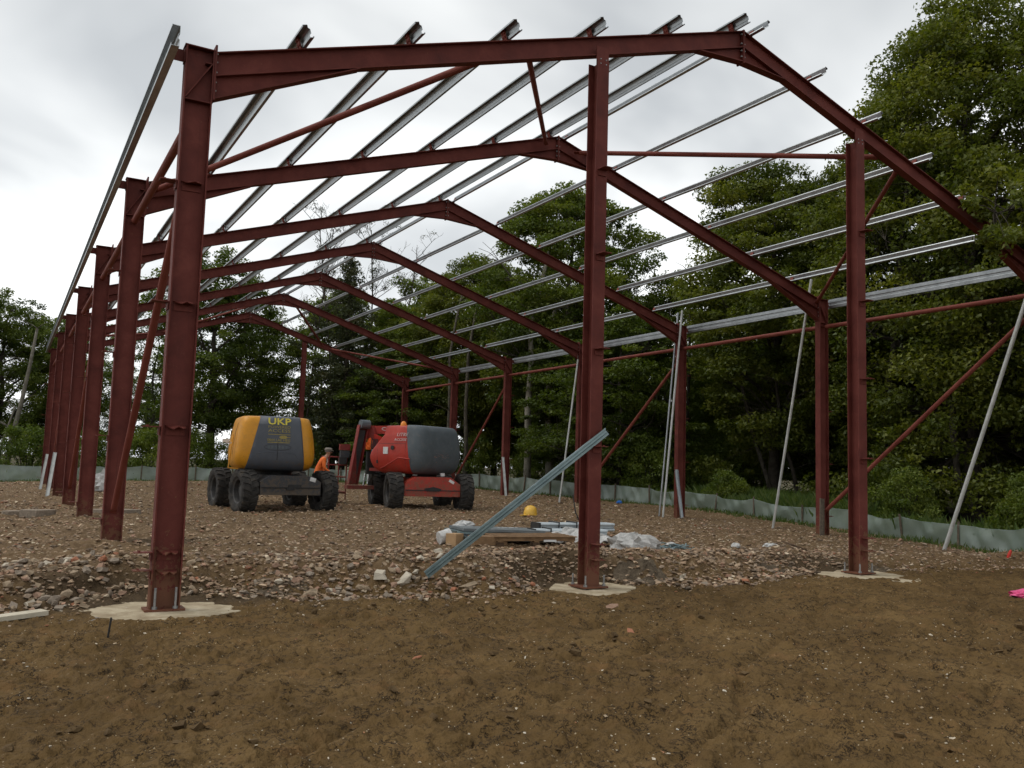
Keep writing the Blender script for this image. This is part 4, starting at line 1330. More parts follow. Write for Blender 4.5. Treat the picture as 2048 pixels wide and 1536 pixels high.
tag(mb.build('scrapes', M['scar'], tur), kind='stuff')
# panel gaps, hinges and grime lines on the cowls
def panel_line(pts_, parent, r=.005, mat='black'):
    MB().tube([V(*q) for q in pts_], r, 5).build('panel_gap', M[mat], parent)
def flank_x(rings, y, z):
    best = min(rings, key=lambda r: abs(r[0][2] - z))
    c_ = [q for q in best if q[0] < 0]
    return min(c_, key=lambda q: abs(q[1] - y))[0]
for yy in (-.95, .25):
    panel_line([(flank_x(rr_, yy, z) - .004, yy, z) for z in (1.35, 1.6, 1.9, 2.2, 2.45)], tur)
    panel_line([(flank_x(yr, yy, z) - .004, yy, z) for z in (1.35, 1.6, 1.9, 2.2, 2.45)], ytur)
panel_line([(flank_x(rr_, y_, 2.08) - .004, y_, 2.08) for y_ in (-.95, -.6, -.2, .2)], tur)
for z in (1.5, 2.2):
    MB().box((flank_x(rr_, .25, z) - .01, .25, z), (.03, .05, .10)).build('hinge', M['black'], tur)
    MB().box((flank_x(yr, .25, z) - .01, .25, z), (.03, .05, .10)).build('hinge', M['black'], ytur)
MB().box((flank_x(yr, -.5, 1.75) - .008, -.5, 1.75), (.012, .22, .05)).build('latch', M['black'], ytur)
# amber beacon on the cowl
MB().lathe([(.10, 2.55), (.10, 2.66), (.085, 2.74), (.04, 2.79), (.001, 2.80)], (-.88, -.62, 0), (0, 0, 1), 16).build('beacon', M['amber'], tur, smooth=True)
# lettering on the left flank
lettering('LITRE', .15, (-1.10, -.78, 2.36), (math.pi / 2, 0, -math.pi / 2), M['ink_w'], tur, width=.50, shear=.3)
lettering('ACCESS', .11, (-1.125, -.72, 2.20), (math.pi / 2, 0, -math.pi / 2), M['ink_w'], tur, width=.54, shear=.3)
MB().box((-1.13, -.12, 1.86), (.02, .20, .22)).build('warning_label', M['white'], tur)
MB().lathe([(.001, 0), (.07, 0), (.07, .02), (.001, .02)], (-1.15, -.42, 1.95), (1, 0, 0), 14).build('latch', M['black'], tur)
MB().tube([(-1.17, -1.2, 1.60), (-1.19, -.75, 1.64), (-1.17, -.45, 1.50), (-1.13, -.12, 1.36), (-1.05, .15, 1.28)], .020, 8).build('cowl_flange', M['red'], tur)
# boom stack, given in lift coordinates (x right, y away)
BM = empty  # (keeps the names below short)
def rb(A, B, w, h, name, mat, parent=None, up=(0, 0, 1)):
    return MB().bar(A, B, w, h, up).build(name, mat, parent or rl)
ub = rb((-1.55, 1.30, 2.56), (.45, .95, 2.62), .20, .27, 'upper_boom', M['red'])
lettering('OL AS', .165, (-.72, 1.045, 2.60), (math.pi / 2, 0, math.radians(-10)), M['ink_w'], ub, width=.78, bold=.004)
# slanted open channel arm
arm = MB()
A_, B_ = V(-1.78, 1.05, 2.70), V(-2.08, .95, .72)
d_ = (B_ - A_).normalized(); s_ = V(.97, .24, 0); n_ = s_.cross(d_).normalized()
prof = thicken([(-.17, .20), (-.17, 0), (.17, 0), (.17, .20)], .025)
arm.beam(A_, B_, prof, s_, -n_ if n_.y > 0 else n_)
ao = arm.build('lower_arm', M['red_dk'], rl)
MB().box(A_ + (B_ - A_) * .5, (.28, .05, 1.7), Matrix.Rotation(math.atan2(.30, 1.98), 3, 'Y')).build('arm_lining', M['black'], ao)
MB().lathe([(.001, -.16), (.15, -.16), (.15, .16), (.001, .16)], A_ + V(.06, -.16, .02), (.97, .24, 0), 18).build('pivot', M['grey_old'], ao)
MB().box(B_ + V(.28, 0, -.08), (.9, .5, .12)).build('arm_foot', M['red_dk'], ao)
# link plates and cylinders
lk = MB().poly([(-1.42, .78, 2.42), (-1.10, .78, 2.30), (-.98, .78, 2.02), (-1.04, .78, 1.62), (-1.22, .78, 1.40), (-1.45, .78, 1.70)], .09, (0, 1, 0)).build('link_plate', M['red'], rl)
MB().lathe([(.001, -.06), (.05, -.06), (.05, .06), (.001, .06)], (-1.16, .74, 1.86), (0, 1, 0), 12).build('pin', M['black'], lk)
MB().lathe([(.001, -.06), (.05, -.06), (.05, .06), (.001, .06)], (-1.28, .74, 1.86), (0, 1, 0), 12).build('pin', M['black'], lk)
rb((-1.50, 1.15, 2.62), (-1.35, 1.05, 2.20), .30, .30, 'boom_knuckle', M['red_dk'])
rb((-1.15, .92, 2.02), (-.30, .62, 2.06), .16, .22, 'mid_boom', M['red'])
rb((-1.10, .85, 1.52), (-.35, .55, 1.50), .22, .24, 'mid_boom', M['red'])
MB().tube([(-1.45, .9, 1.25), (-.6, .5, 1.30)], .03, 8).build('hydraulic_pipe', M['chrome'], rl)
MB().tube([(-1.50, .95, 1.15), (-1.52, .95, .75)], .035, 8).build('ram_rod', M['chrome'], rl)
MB().tube([(-1.62, .95, 1.10), (-1.66, .95, .70)], .03, 8).build('ram_rod', M['chrome'], rl)
MB().box((-1.45, 1.0, 1.45), (.26, .3, .75)).build('valve_block', M['black'], rl)
hs = MB()
for k in range(5):
    hs.tube([(-1.50 + .05 * k, .70, 2.25), (-1.53 + .04 * k, .60, 1.95), (-1.47 + .05 * k, .62, 1.6), (-1.42 + .03 * k, .70, 1.3)], .016, 6)
hs.build('hoses', M['black'], rl)
# platform cage behind the arm
cg = MB()
x0, x1, y0, y1 = -2.75, -2.15, 1.5, 3.0
for z in (.45, .95, 1.35, 1.62):
    cg.tube([(x0, y0, z), (x1, y0, z), (x1, y1, z), (x0, y1, z), (x0, y0, z)], .022, 6)
for x, y in ((x0, y0), (x1, y0), (x1, y1), (x0, y1), (x0, (y0 + y1) / 2)): cg.tube([(x, y, .2), (x, y, 1.62)], .022, 6)
cg.box(((x0 + x1) / 2, (y0 + y1) / 2, .42), (x1 - x0, y1 - y0, .05))
cgo = cg.build('platform_cage', M['red_dk'], rl)
MB().box((-2.25, 1.45, 1.95), (.34, .25, .20)).build('control_box', M['red_dk'], cgo)
MB().box((-2.25, 1.42, 1.72), (.30, .22, .22)).build('control_panel', M['frame_grey'], cgo)
MB().box((-2.3, 1.42, 1.50), (.24, .2, .22)).build('control_panel', M['black'], cgo)

# ================================================================== people
M['skin'] = mottled('skin', (.42, .22, .15), (.52, .29, .20), 12, .6)
M['navy'] = mottled('navy_trousers', (.012, .016, .035), (.028, .034, .065), 10, .85, 0, .3, .01)
M['boot'] = mottled('work_boot', (.03, .02, .012), (.08, .055, .035), 14, .8)
M['cap'] = mottled('grey_tweed_cap', (.16, .14, .12), (.30, .27, .23), 40, .9)
M['hair'] = mottled('grey_hair', (.10, .09, .08), (.22, .20, .18), 40, .8)
M['tape'] = mottled('reflective_tape', (.50, .50, .46), (.68, .68, .62), 20, .4)

def skin_figure(name, joints, bones, tags, mats, parent, order):
    """joints: name->(co, rx, ry); bones list of (a,b); tags: bone->material key; one continuous skinned surface"""
    idx = {k: i for i, k in enumerate(order)}
    me = bpy.data.meshes.new(name)
    me.from_pydata([joints[k][0] for k in order], [(idx[a], idx[b]) for a, b in bones], [])
    ob = bpy.data.objects.new(name + '_src', me); COL.objects.link(ob)
    md = ob.modifiers.new('skin', 'SKIN'); md.use_smooth_shade = True
    for k in order:
        sv = me.skin_vertices[0].data[idx[k]]
        sv.radius = joints[k][1]; sv.use_root = (k == order[0]); sv.use_loose = False
    ss_ = ob.modifiers.new('sub', 'SUBSURF'); ss_.levels = 2; ss_.render_levels = 2
    bpy.context.view_layer.update()
    m2 = bpy.data.meshes.new_from_object(ob.evaluated_get(bpy.context.evaluated_depsgraph_get()))
    bpy.data.objects.remove(ob, do_unlink=True)
    m2.materials.clear()
    keys = []
    for k in mats:
        m2.materials.append(M[k]); keys.append(k)
    segs = [(Vector(joints[a][0]), Vector(joints[b][0]), keys.index(tags[(a, b)])) for a, b in bones]
    for p_ in m2.polygons:
        c = p_.center; best = None
        for a, b, t_ in segs:
            d = b - a; u = max(0, min(1, (c - a).dot(d) / max(1e-9, d.length_squared)))
            q = (c - a - d * u).length
            if best is None or q < best[0]: best = (q, t_)
        p_.material_index = best[1]; p_.use_smooth = True
    m2.name = name
    return link(name, m2, parent)

def make_person(loc, rz, label):
    p_ = empty('person', loc, rz)
    tag(p_, label, 'person')
    # faces +x, leaning forward, walking
    J = {
        'pel': ((0, 0, .95), (.150, .115)), 'waist': ((.05, 0, 1.10), (.145, .115)), 'chest': ((.16, 0, 1.32), (.170, .135)), 'neck0': ((.25, 0, 1.49), (.085, .075)),
        'neck': ((.30, 0, 1.545), (.058, .058)), 'jaw': ((.345, 0, 1.60), (.070, .062)), 'head': ((.355, 0, 1.68), (.092, .078)), 'crown': ((.35, 0, 1.75), (.075, .066)),
        'shL': ((.19, .17, 1.44), (.075, .075)), 'elL': ((.16, .24, 1.17), (.052, .052)), 'wrL': ((.34, .22, 1.00), (.036, .036)),
        'shR': ((.19, -.17, 1.44), (.075, .075)), 'elR': ((.22, -.25, 1.17), (.052, .052)), 'wrR': ((.42, -.22, 1.04), (.036, .036)),
        'hipL': ((.0, .10, .88), (.105, .10)), 'knL': ((.14, .11, .50), (.068, .066)), 'anL': ((.04, .11, .11), (.048, .048)), 'toL': ((.20, .12, .045), (.042, .040)),
        'hipR': ((.0, -.10, .88), (.105, .10)), 'knR': ((.02, -.11, .49), (.068, .066)), 'anR': ((-.20, -.11, .13), (.048, .048)), 'toR': ((-.05, -.12, .045), (.042, .040)),
    }
    order = list(J)
    bones = [('pel', 'waist'), ('waist', 'chest'), ('chest', 'neck0'), ('neck0', 'neck'), ('neck', 'jaw'), ('jaw', 'head'), ('head', 'crown'),
             ('chest', 'shL'), ('shL', 'elL'), ('elL', 'wrL'), ('chest', 'shR'), ('shR', 'elR'), ('elR', 'wrR'),
             ('pel', 'hipL'), ('hipL', 'knL'), ('knL', 'anL'), ('anL', 'toL'), ('pel', 'hipR'), ('hipR', 'knR'), ('knR', 'anR'), ('anR', 'toR')]
    tg = {}
    for b in bones:
        if b[1] in ('neck', 'jaw', 'head', 'crown'): tg[b] = 'skin'
        elif b[1] in ('waist', 'chest', 'neck0', 'shL', 'shR', 'elL', 'elR', 'wrL', 'wrR'): tg[b] = 'orange'
        elif b[1] in ('toL', 'toR'): tg[b] = 'boot'
        else: tg[b] = 'navy'
    skin_figure('body', J, bones, tg, ['orange', 'navy', 'skin', 'boot'], p_, order)
    # hands: palm and five bent fingers
    for side, w, dr in (('L', V(.34, .22, 1.00), V(.75, 0, -.6)), ('R', V(.42, -.22, 1.04), V(.8, 0, -.45))):
        dr.normalize(); sd = V(0, 1, 0); nr = dr.cross(sd)
        mb = MB()
        mb.tube([w - dr * .01, w + dr * .04, w + dr * .09], [.030, .040, .034], 10)
        for k in range(4):
            b0 = w + dr * .085 + sd * (.030 - .020 * k)
            L = (.070, .080, .076, .058)[k]
            mb.tube([b0, b0 + dr * L * .5 + nr * .008, b0 + dr * L * .85 + nr * .03, b0 + dr * L * .95 + nr * .05], [.0095, .009, .008, .006], 7)
        s_ = 1 if side == 'R' else -1
        t0 = w + dr * .03 + sd * .034 * s_
        mb.tube([t0, t0 + dr * .03 + sd * .025 * s_, t0 + dr * .06 + sd * .032 * s_ + nr * .01], [.012, .011, .008], 7)
        mb.build('hand', M['skin'], p_, smooth=True)
    # face
    MB().tube([(.435, 0, 1.70), (.462, 0, 1.665), (.440, 0, 1.655)], [.010, .016, .012], 7).build('nose', M['skin'], p_, smooth=True)
    for s in (-1, 1):
        MB().lathe([(.001, -.012), (.010, -.006), (.012, 0), (.010, .006), (.001, .012)], (.425, s * .034, 1.695), (1, 0, 0), 8).build('eye', M['black'], p_, smooth=True)
        MB().lathe([(.001, -.012), (.026, -.008), (.030, .004), (.001, .010)], (.345, s * .084, 1.67), (0, 1, 0), 10).build('ear', M['skin'], p_, smooth=True)
    MB().box((.424, 0, 1.625), (.012, .05, .008)).build('mouth', M['boot'], p_)
    mb = MB().lathe([(.097, 1.685), (.100, 1.72), (.085, 1.77), (.001, 1.79)], (.338, 0, 0), (0, 0, 1), 18)
    mb.build('hair', M['hair'], p_, smooth=True)
    # flat cap with peak
    mb = MB().lathe([(.106, 1.722), (.118, 1.745), (.116, 1.782), (.085, 1.812), (.001, 1.822)], (.345, 0, 0), (0, 0, 1), 20)
    mb.poly([(.43, -.085, 1.735), (.50, -.060, 1.722), (.515, 0, 1.720), (.50, .060, 1.722), (.43, .085, 1.735)], .014, (0, 0, 1))
    mb.build('flat_cap', M['cap'], p_, smooth=True)
    # reflective bands
    mb = MB().tube([(.30, .10, 1.48), (.33, .11, 1.38), (.22, .12, 1.15)], .012, 6).tube([(.30, -.10, 1.48), (.33, -.11, 1.38), (.22, -.12, 1.15)], .012, 6)
    mb.build('reflective_band', M['tape'], p_)
    return p_
_px, _py = 7.0, 16.6
person = make_person((_px, _py, gz1(_px, _py, False) + .005), math.radians(-12), 'man in orange hi-vis jacket, grey flat cap and dark trousers behind the yellow lift')

def crumple(name, cx, cy_, cz, sx, sy, sz, mat, label, cat, seed, n=26, group=None, rz=0.0):
    """crumpled sheet / bag: a folded closed skin"""
    rg = np.random.default_rng(seed)
    th_ = np.linspace(0, 2 * math.pi, n, endpoint=False); ph_ = np.linspace(.02, math.pi - .02, n // 2)
    vs_ = []
    for p1 in ph_:
        for t1 in th_:
            d = np.array([math.sin(p1) * math.cos(t1), math.sin(p1) * math.sin(t1), math.cos(p1)])
            r = 1 + .55 * (float(fbm(np.array([d[0] * 2.3 + d[2] * 1.7 + seed]), np.array([d[1] * 2.3 - d[2] * 1.1]), 3, seed, .6)[0]) - .5) * 2 * .6
            r += .16 * abs(math.sin(t1 * 5 + d[2] * 6 + seed)) + float(rg.normal(0, .10))
            q = d * r
            zz = q[2] * sz
            if zz < -.35 * sz: zz = -.35 * sz + (zz + .35 * sz) * .1
            c_, s_ = math.cos(rz), math.sin(rz)
            vs_.append((cx + q[0] * sx * c_ - q[1] * sy * s_, cy_ + q[0] * sx * s_ + q[1] * sy * c_, cz + zz + .35 * sz))
    m_ = len(ph_)
    fs_ = []
    for i in range(m_ - 1):
        for k in range(n): fs_.append((i * n + k, (i + 1) * n + k, (i + 1) * n + (k + 1) % n, i * n + (k + 1) % n))
    fs_ += [tuple(range(n)), tuple((m_ - 1) * n + k for k in range(n))[::-1]]
    o = MB().add(vs_, fs_).build(name, mat, smooth=False)
    return tag(o, label, cat, group)
crumple('hivis_vest', 9.05, 17.45, 2.12, .12, .10, .22, M['orange'], 'bright orange cloth hanging between the booms of the red lift', 'cloth', 4)

# ================================================================== leaning rails and poles
zp = MB()
A_, B_ = V(3.36, .42, .16), V(5.86, -.20, 2.20)
d_ = (B_ - A_).normalized(); s_ = d_.cross(V(0, 0, 1)).normalized(); u_ = s_.cross(d_)
zp.beam(A_ + d_ * .10, B_, thicken([(.034, .040), (.034, .054), (.0, .054), (0, .026), (-.014, .016), (-.014, -.016), (0, -.026), (0, -.054), (-.034, -.054), (-.034, -.040)], .004), s_, u_)
tag(zp.build('leaning_rail', M['galv_new'], recalc=True), 'shiny galvanised z-section rail leaning from the rubble onto the middle gable post', 'steel rail')

def pole(A, B, r, label, mat='pole', group=None, w=None, name='pole'):
    mb = MB()
    A = Vector(A); B = Vector(B)
    if w:
        d = (B - A).normalized(); s = d.cross(V(.3, 1, 0)).normalized(); u = s.cross(d)
        mb.beam(A, B, thicken([(w / 2, .0), (w / 2, .035), (-w / 2, .035), (-w / 2, 0)], .004), s, u)
    else:
        mb.tube([A, (A + B) / 2 + V(0, 0, -.02), B], r, 10)
    return tag(mb.build(name, M[mat]), label, 'pole', group)
gp = 'poles leaning on the right hand columns'
pole((16.42, 11.25, .12), (16.86, 10.95, 6.78), .034, 'long white pole leaning on the third right column, nearer of the two', group=gp)
pole((16.60, 11.65, .12), (16.95, 11.25, 6.76), .030, 'long dull grey pole beside the white pole on the third right column', 'galv', gp)
pole((16.90, 7.2, .08), (16.88, 5.80, 6.90), .036, 'long silver pole leaning beside the second right column', 'pole', gp)
pole((16.72, 2.05, -.05), (16.90, .10, 5.62), .043, 'thick pale pole leaning against the eave tube near the right edge', 'pole', gp)
MB_ = MB()
pole((16.30, 17.0, .2), (16.85, 16.72, 5.9), .034, 'white pole leaning just left of the middle gable post', 'pole', gp)
pole((16.62, 10.55, .15), (16.80, 11.05, 1.75), .02, 'short galvanised channel leaning at the foot of the third right column', 'galv', w=.10, name='steel_channel')
pole((16.55, 10.45, .15), (16.76, 11.03, 1.70), .02, 'second short channel against the foot of the third right column', 'galv', w=.09, name='steel_channel')
pole((16.62, 5.25, .1), (16.86, 5.45, 1.10), .02, 'grey board leaning at the foot of the second right column', 'stake', w=.12, name='steel_channel')
pole((16.72, 21.6, .25), (16.83, 22.2, 2.1), .02, 'pair of thin pale strips leaning on the fifth right column', 'pole', w=.10, name='steel_channel')
pole((-.18, 21.7, .2), (-.02, 22.2, 1.72), .02, 'pale channel leaning on a left column, nearer of two', 'pole', w=.11, name='steel_channel')
pole((-.22, 27.2, .2), (-.05, 27.4, 1.65), .02, 'pale channel leaning on a far left column, farther of two', 'pole', w=.10, name='steel_channel')
pole((15.33, -.62, -.05), (15.75, -.55, .62), .03, 'grey post stub leaning at the right edge', 'galv', w=.10, name='steel_channel')

# ================================================================== materials left on the rubble
M['timber'] = mottled('pallet_timber', (.15, .085, .042), (.27, .165, .085), 7, .85, 0, .5, .008)
M['timber_dk'] = mottled('dark_timber', (.07, .042, .025), (.13, .08, .045), 7, .85)
M['card'] = mottled('cardboard', (.36, .225, .115), (.46, .30, .16), 6, .85)
M['sheet_grey'] = mottled('grey_wrapped_sheets', (.10, .115, .12), (.17, .19, .20), 5, .5)
M['white_pl'] = mottled('white_plastic', (.40, .39, .37), (.62, .62, .61), 9, .5)
def wrap_material():
    m, t, b = new_mat('clear_plastic_wrap')
    f = noise(t, 4, 5, .65, .5)
    t.links.new(ramp(t, f, [(.3, (.42, .41, .39)), (.7, (.66, .65, .63))]), b.inputs['Base Color'])
    b.inputs['Roughness'].default_value = .3
    b.inputs['Alpha'].default_value = .86
    bump(t, b, noise(t, 14, 5, .7, 1.0), .9, .03)
    return m
M['wrap'] = wrap_material()
M['strap'] = mottled('black_strap', (.012, .012, .013), (.03, .03, .03), 10, .5)
M['tubew'] = mottled('pale_tubes', (.38, .42, .44), (.52, .57, .59), 6, .45, .3)
M['hat'] = mottled('yellow_helmet', (.62, .36, .04), (.74, .45, .07), 5, .4)
M['blue'] = mottled('blue_plastic', (.02, .13, .48), (.04, .22, .62), 8, .5)
M['pink'] = mottled('pink_plastic', (.62, .06, .20), (.78, .16, .32), 6, .5)
M['redp'] = mottled('red_plastic', (.50, .03, .02), (.62, .05, .03), 6, .5)

def gl(x, y, z=0.0):
    return V(x, y, gz1(x, y, False) + z)
pal = empty('timber_pallet', gl(6.95, 3.75)); pal.scale = (1, 1, .72)
tag(pal, 'broken brown timber pallet lying flat in front of the plastic wrap', 'pallet')
R0 = Matrix.Rotation(-.18, 3, 'Z')
def lp(x, y, z): return R0 @ V(x, y, z)
for k in range(7):
    MB().box(lp(0, -.55 + .18 * k, .285), (1.55, .10, .022), R0).build('deck_board', M['timber'], pal)
for k in (-.52, 0, .52):
    MB().box(lp(0, k, .225), (1.5, .09, .085), R0).build('bearer', M['timber_dk'] if k == 0 else M['timber'], pal)
for x in (-.68, 0, .68):
    MB().box(lp(x, 0, .165), (.10, 1.15, .03), R0).build('cross_board', M['timber'], pal)
    for k in (-.5, .5): MB().box(lp(x, k, .10), (.14, .11, .10), R0).build('block', M['timber_dk'], pal)
MB().box(lp(0, -.52, .04), (1.5, .09, .022), R0).build('base_board', M['timber'], pal)
MB().box(lp(0, .5, .04), (1.5, .09, .022), R0).build('base_board', M['timber'], pal)
MB().box(lp(.25, -.585, .19), (.24, .008, .05), R0).build('paper_label', M['white'], pal)
b1 = tag(MB().box(gl(6.05, 3.55, .14), (.62, .35, .15), Matrix.Rotation(-.15, 3, 'Z')).build('wooden_crate', M['timber']), 'low brown wooden box at the left end of the pallet', 'crate')
tag(MB().box(gl(5.70, 4.15, .12), (.24, .22, .22), Matrix.Rotation(.5, 3, 'Z')).build('cardboard_box', M['card']), 'small tan cardboard box beside the white tub', 'box')
tb = MB().lathe([(.001, 0), (.115, 0), (.135, .22), (.125, .22), (.108, .02), (.001, .02)], (0, 0, 0), (0, 0, 1), 20).build('plastic_tub', M['white_pl'])
tb.location = gl(5.48, 4.35, .13); tb.rotation_euler = (.3, 1.35, .3)
tag(tb, 'white plastic tub on its side left of the cardboard box', 'tub')
sh = empty('stacked_sheets', gl(6.70, 4.45))
tag(sh, 'stack of grey wrapped sheets behind the pallet with white print', 'sheets')
for k, (dx_, dy_, a) in enumerate(((0, 0, -.15), (.05, .06, -.13), (-.04, .02, -.18), (.02, -.03, -.14))):
    MB().box((dx_, dy_, .12 + .055 * k), (1.75 - .04 * k, .85, .045), Matrix.Rotation(a, 3, 'Z') @ Matrix.Rotation(.03, 3, 'Y')).build('sheet', M['sheet_grey'] if k != 2 else M['galv_new'], sh)
for k in range(6):
    MB().box((.02 + .075 * k, -.10 - .02 * (k % 2), .316), (.045, .07, .004), Matrix.Rotation(-.14, 3, 'Z')).build('printed_mark', M['white'], sh)
MB().box((0, -.5, .16), (1.7, .10, .06), Matrix.Rotation(-.15, 3, 'Z')).build('steel_strip', M['galv_new'], sh)
crumple('paper_sheet', 6.30, 4.95, gz1(6.3, 4.95) + .22, .20, .10, .08, M['white_pl'], 'crumpled white sheet lying behind the leaning rail', 'sheet', 6)
def tube_bundle(x, y, rz, z, label, nx=6, nz=3, L=1.5):
    t_ = empty('tube_bundle', gl(x, y, z), rz)
    tag(t_, label, 'tube bundle', 'tube bundles on the wrap')
    for i in range(nz):
        for j in range(nx):
            yy = (j - nx / 2) * .062 + (.031 if i % 2 else 0)
            MB().tube([(-L / 2, yy, .04 + i * .054), (L / 2, yy, .04 + i * .054)], .029, 8).build('tube', M['tubew'], t_)
    for q in (-.45, -.05, .42):
        h = nx * .031 + .03; zt = nz * .054 + .03
        MB().tube([(q, -h - .02, .0), (q + .02, -h, zt), (q, h, zt), (q, h, .0), (q, -h - .02, 0)], .014, 6).build('strap', M['strap'], t_)
    mb = MB().box((-L / 2 - .01, -.02, .085), (.04, nx * .062 + .04, nz * .056 + .03))
    mb.build('end_cap', M['strap'], t_)
    return t_
tube_bundle(8.15, 4.15, -.20, .12, 'bundle of pale tubes with black ends behind the middle post, nearer one')
tube_bundle(8.75, 4.85, -.12, .16, 'bundle of pale tubes with black straps behind the middle post, farther one', 6, 3, 1.7)
s1 = MB().tube([gl(8.35, 4.0, .40), gl(8.22, 4.0, .62), gl(8.16, 4.02, .95)], .012, 6).build('loose_strap', M['strap'])
tag(s1, 'black strap end sticking up above the tube bundles', 'strap')

def wrap_sheet(x0, x1, y0, y1, seed, hfun, name, mat, label, cat, nx=60, ny=26):
    vs_ = []; fs_ = []
    for i in range(nx + 1):
        for j in range(ny + 1):
            u, w_ = i / nx, j / ny
            x = x0 + (x1 - x0) * u; y = y0 + (y1 - y0) * w_ - .22 * (x - x0)
            nz = fbm(np.array([x * 3.2]), np.array([y * 3.2]), 4, seed, .6)[0]
            fold = abs(math.sin(x * 8 + 3 * nz + w_ * 2)) * .05
            z = gz1(x, y, False) + hfun(u, w_) + (nz - .45) * .22 * min(1, 6 * min(u, 1 - u) + .3) + fold
            edge = .12 * (float(vnoise(np.array([u * 9 + 3]), np.array([w_ * 9]), seed)[0]) - .5)
            vs_.append((x + edge, y + edge * .6, z))
    for i in range(nx):
        for j in range(ny): fs_.append((i * (ny + 1) + j, (i + 1) * (ny + 1) + j, (i + 1) * (ny + 1) + j + 1, i * (ny + 1) + j + 1))
    o = MB().add(vs_, fs_).build(name, mat, smooth=True, recalc=False)
    md = o.modifiers.new('thickness', 'SOLIDIFY'); md.thickness = .004
    return tag(o, label, cat)
wrap_sheet(7.45, 9.1, 3.35, 4.1, 4, lambda u, w_: .05 + .24 * math.sin(min(1, u * 1.15) * 3.14) ** .7 * (.3 + .7 * w_), 'plastic_wrap', M['wrap'], 'torn clear plastic wrap spread behind the middle gable post', 'plastic wrap')
crumple('plastic_wrap', 8.72, 2.75, gz1(8.72, 2.75) - .02, .44, .22, .21, M['wrap'], 'gathered end of milky plastic wrap right of the middle post', 'plastic wrap', 9, rz=-.2)
# tangle of galvanised strips and clips
rs_ = random.Random(21)
tg_ = empty('strip_pile', gl(9.55, 2.75)); tag(tg_, 'tangled pile of green-grey galvanised strips on the rubble', 'steel strips')
for k in range(46):
    x, y = rs_.gauss(0, .27), rs_.gauss(0, .16); a = rs_.uniform(-.9, .9); L = rs_.uniform(.12, .34)
    z = .05 + rs_.random() * .10 * max(0, 1 - abs(x) * 1.4)
    MB().box((x, y, z), (L, .028, .010), Matrix.Rotation(a, 3, 'Z') @ Matrix.Rotation(rs_.uniform(-.35, .35), 3, 'Y') @ Matrix.Rotation(rs_.uniform(-.8, .8), 3, 'X')).build('strip', M['galv_new'], tg_)
crumple('paper_scrap', 9.72, 2.95, gz1(9.7, 2.95) + .06, .09, .07, .04, M['white_pl'], 'white paper scrap on top of the strip pile', 'scrap', 12)
crumple('plastic_bag', 8.62, 1.72, gz1(8.62, 1.72) + .0, .12, .10, .07, M['white_pl'], 'crumpled white plastic bag in front of the strip pile', 'plastic bag', 14)
crumple('plastic_scrap', 11.55, 3.1, gz1(11.55, 3.1) + .02, .09, .07, .06, M['white_pl'], 'small pale card scrap on the rubble left of the white lump', 'scrap', 15)
crumple('plastic_scrap', 11.95, 2.55, gz1(11.95, 2.55) + .02, .17, .09, .07, M['white_pl'], 'long white plastic scrap left of the gable post near the right edge', 'scrap', 16)
tag(MB().box(gl(11.75, 1.75, .10), (.46, .26, .03), Matrix.Rotation(.25, 3, 'Y') @ Matrix.Rotation(.2, 3, 'X')).build('board', M['timber_dk']), 'flat reddish board on the rubble left of the gable post near the right edge', 'board')
crumple('plastic_rag', 19.0, 16.9, gz1(19.0, 16.9) + .01, .11, .07, .07, M['blue'], 'bright blue plastic rag near the fence', 'rag', 17)
pk = crumple('pink_bag', 11.55, -2.75, gz1(11.55, -2.75), .24, .15, .07, M['pink'], 'pink and white plastic bag at the right edge of the clay', 'plastic bag', 18)
crumple('pink_bag', 11.35, -3.02, gz1(11.4, -2.98), .18, .08, .04, M['white_pl'], 'white crumpled flap just below the pink bag', 'plastic bag', 19)
crumple('white_bag', 2.05, 26.9, gz1(2.05, 26.9), .45, .35, .52, M['white_pl'], 'white sack standing on the platform behind the left columns', 'sack', 20)
# red marker
rm = MB().lathe([(.001, 0), (.05, 0), (.055, .12), (.045, .2), (.02, .24), (.001, .25)], (0, 0, 0), (0, 0, 1), 12).box((.05, 0, .10), (.06, .03, .06)).build('red_marker', M['redp'])
rm.location = gl(15.85, .05, .0); rm.rotation_euler = (.25, .2, 0); rm.scale = (.6, .6, .75)
tag(rm, 'small red plastic marker by the fence near the right edge', 'marker')
# yellow hard hat
hh = empty('hard_hat', gl(11.45, 11.0, .0), 2.4); tag(hh, 'yellow hard hat lying on the rubble beyond the pallet', 'hard hat')
mb = MB().lathe([(.165, .06), (.168, .10), (.155, .17), (.12, .235), (.06, .27), (.001, .28)], (0, 0, 0), (0, 0, 1), 24)
mb.build('shell', M['hat'], hh, smooth=True)
MB().poly([(-.16, -.10, .065), (.0, -.168, .065), (.17, -.13, .055), (.255, -.05, .04), (.265, 0, .04), (.255, .05, .04), (.17, .13, .055), (.0, .168, .065), (-.16, .10, .065)], .016, (0, 0, 1)).build('peak', M['hat'], hh, smooth=True)
MB().tube([(-.15, 0, .20), (-.08, 0, .265), (.0, 0, .285), (.08, 0, .265), (.15, 0, .20)], .014, 6).build('ridge', M['hat'], hh, smooth=True)
hh.scale = (1.15, 1.15, 1.15)
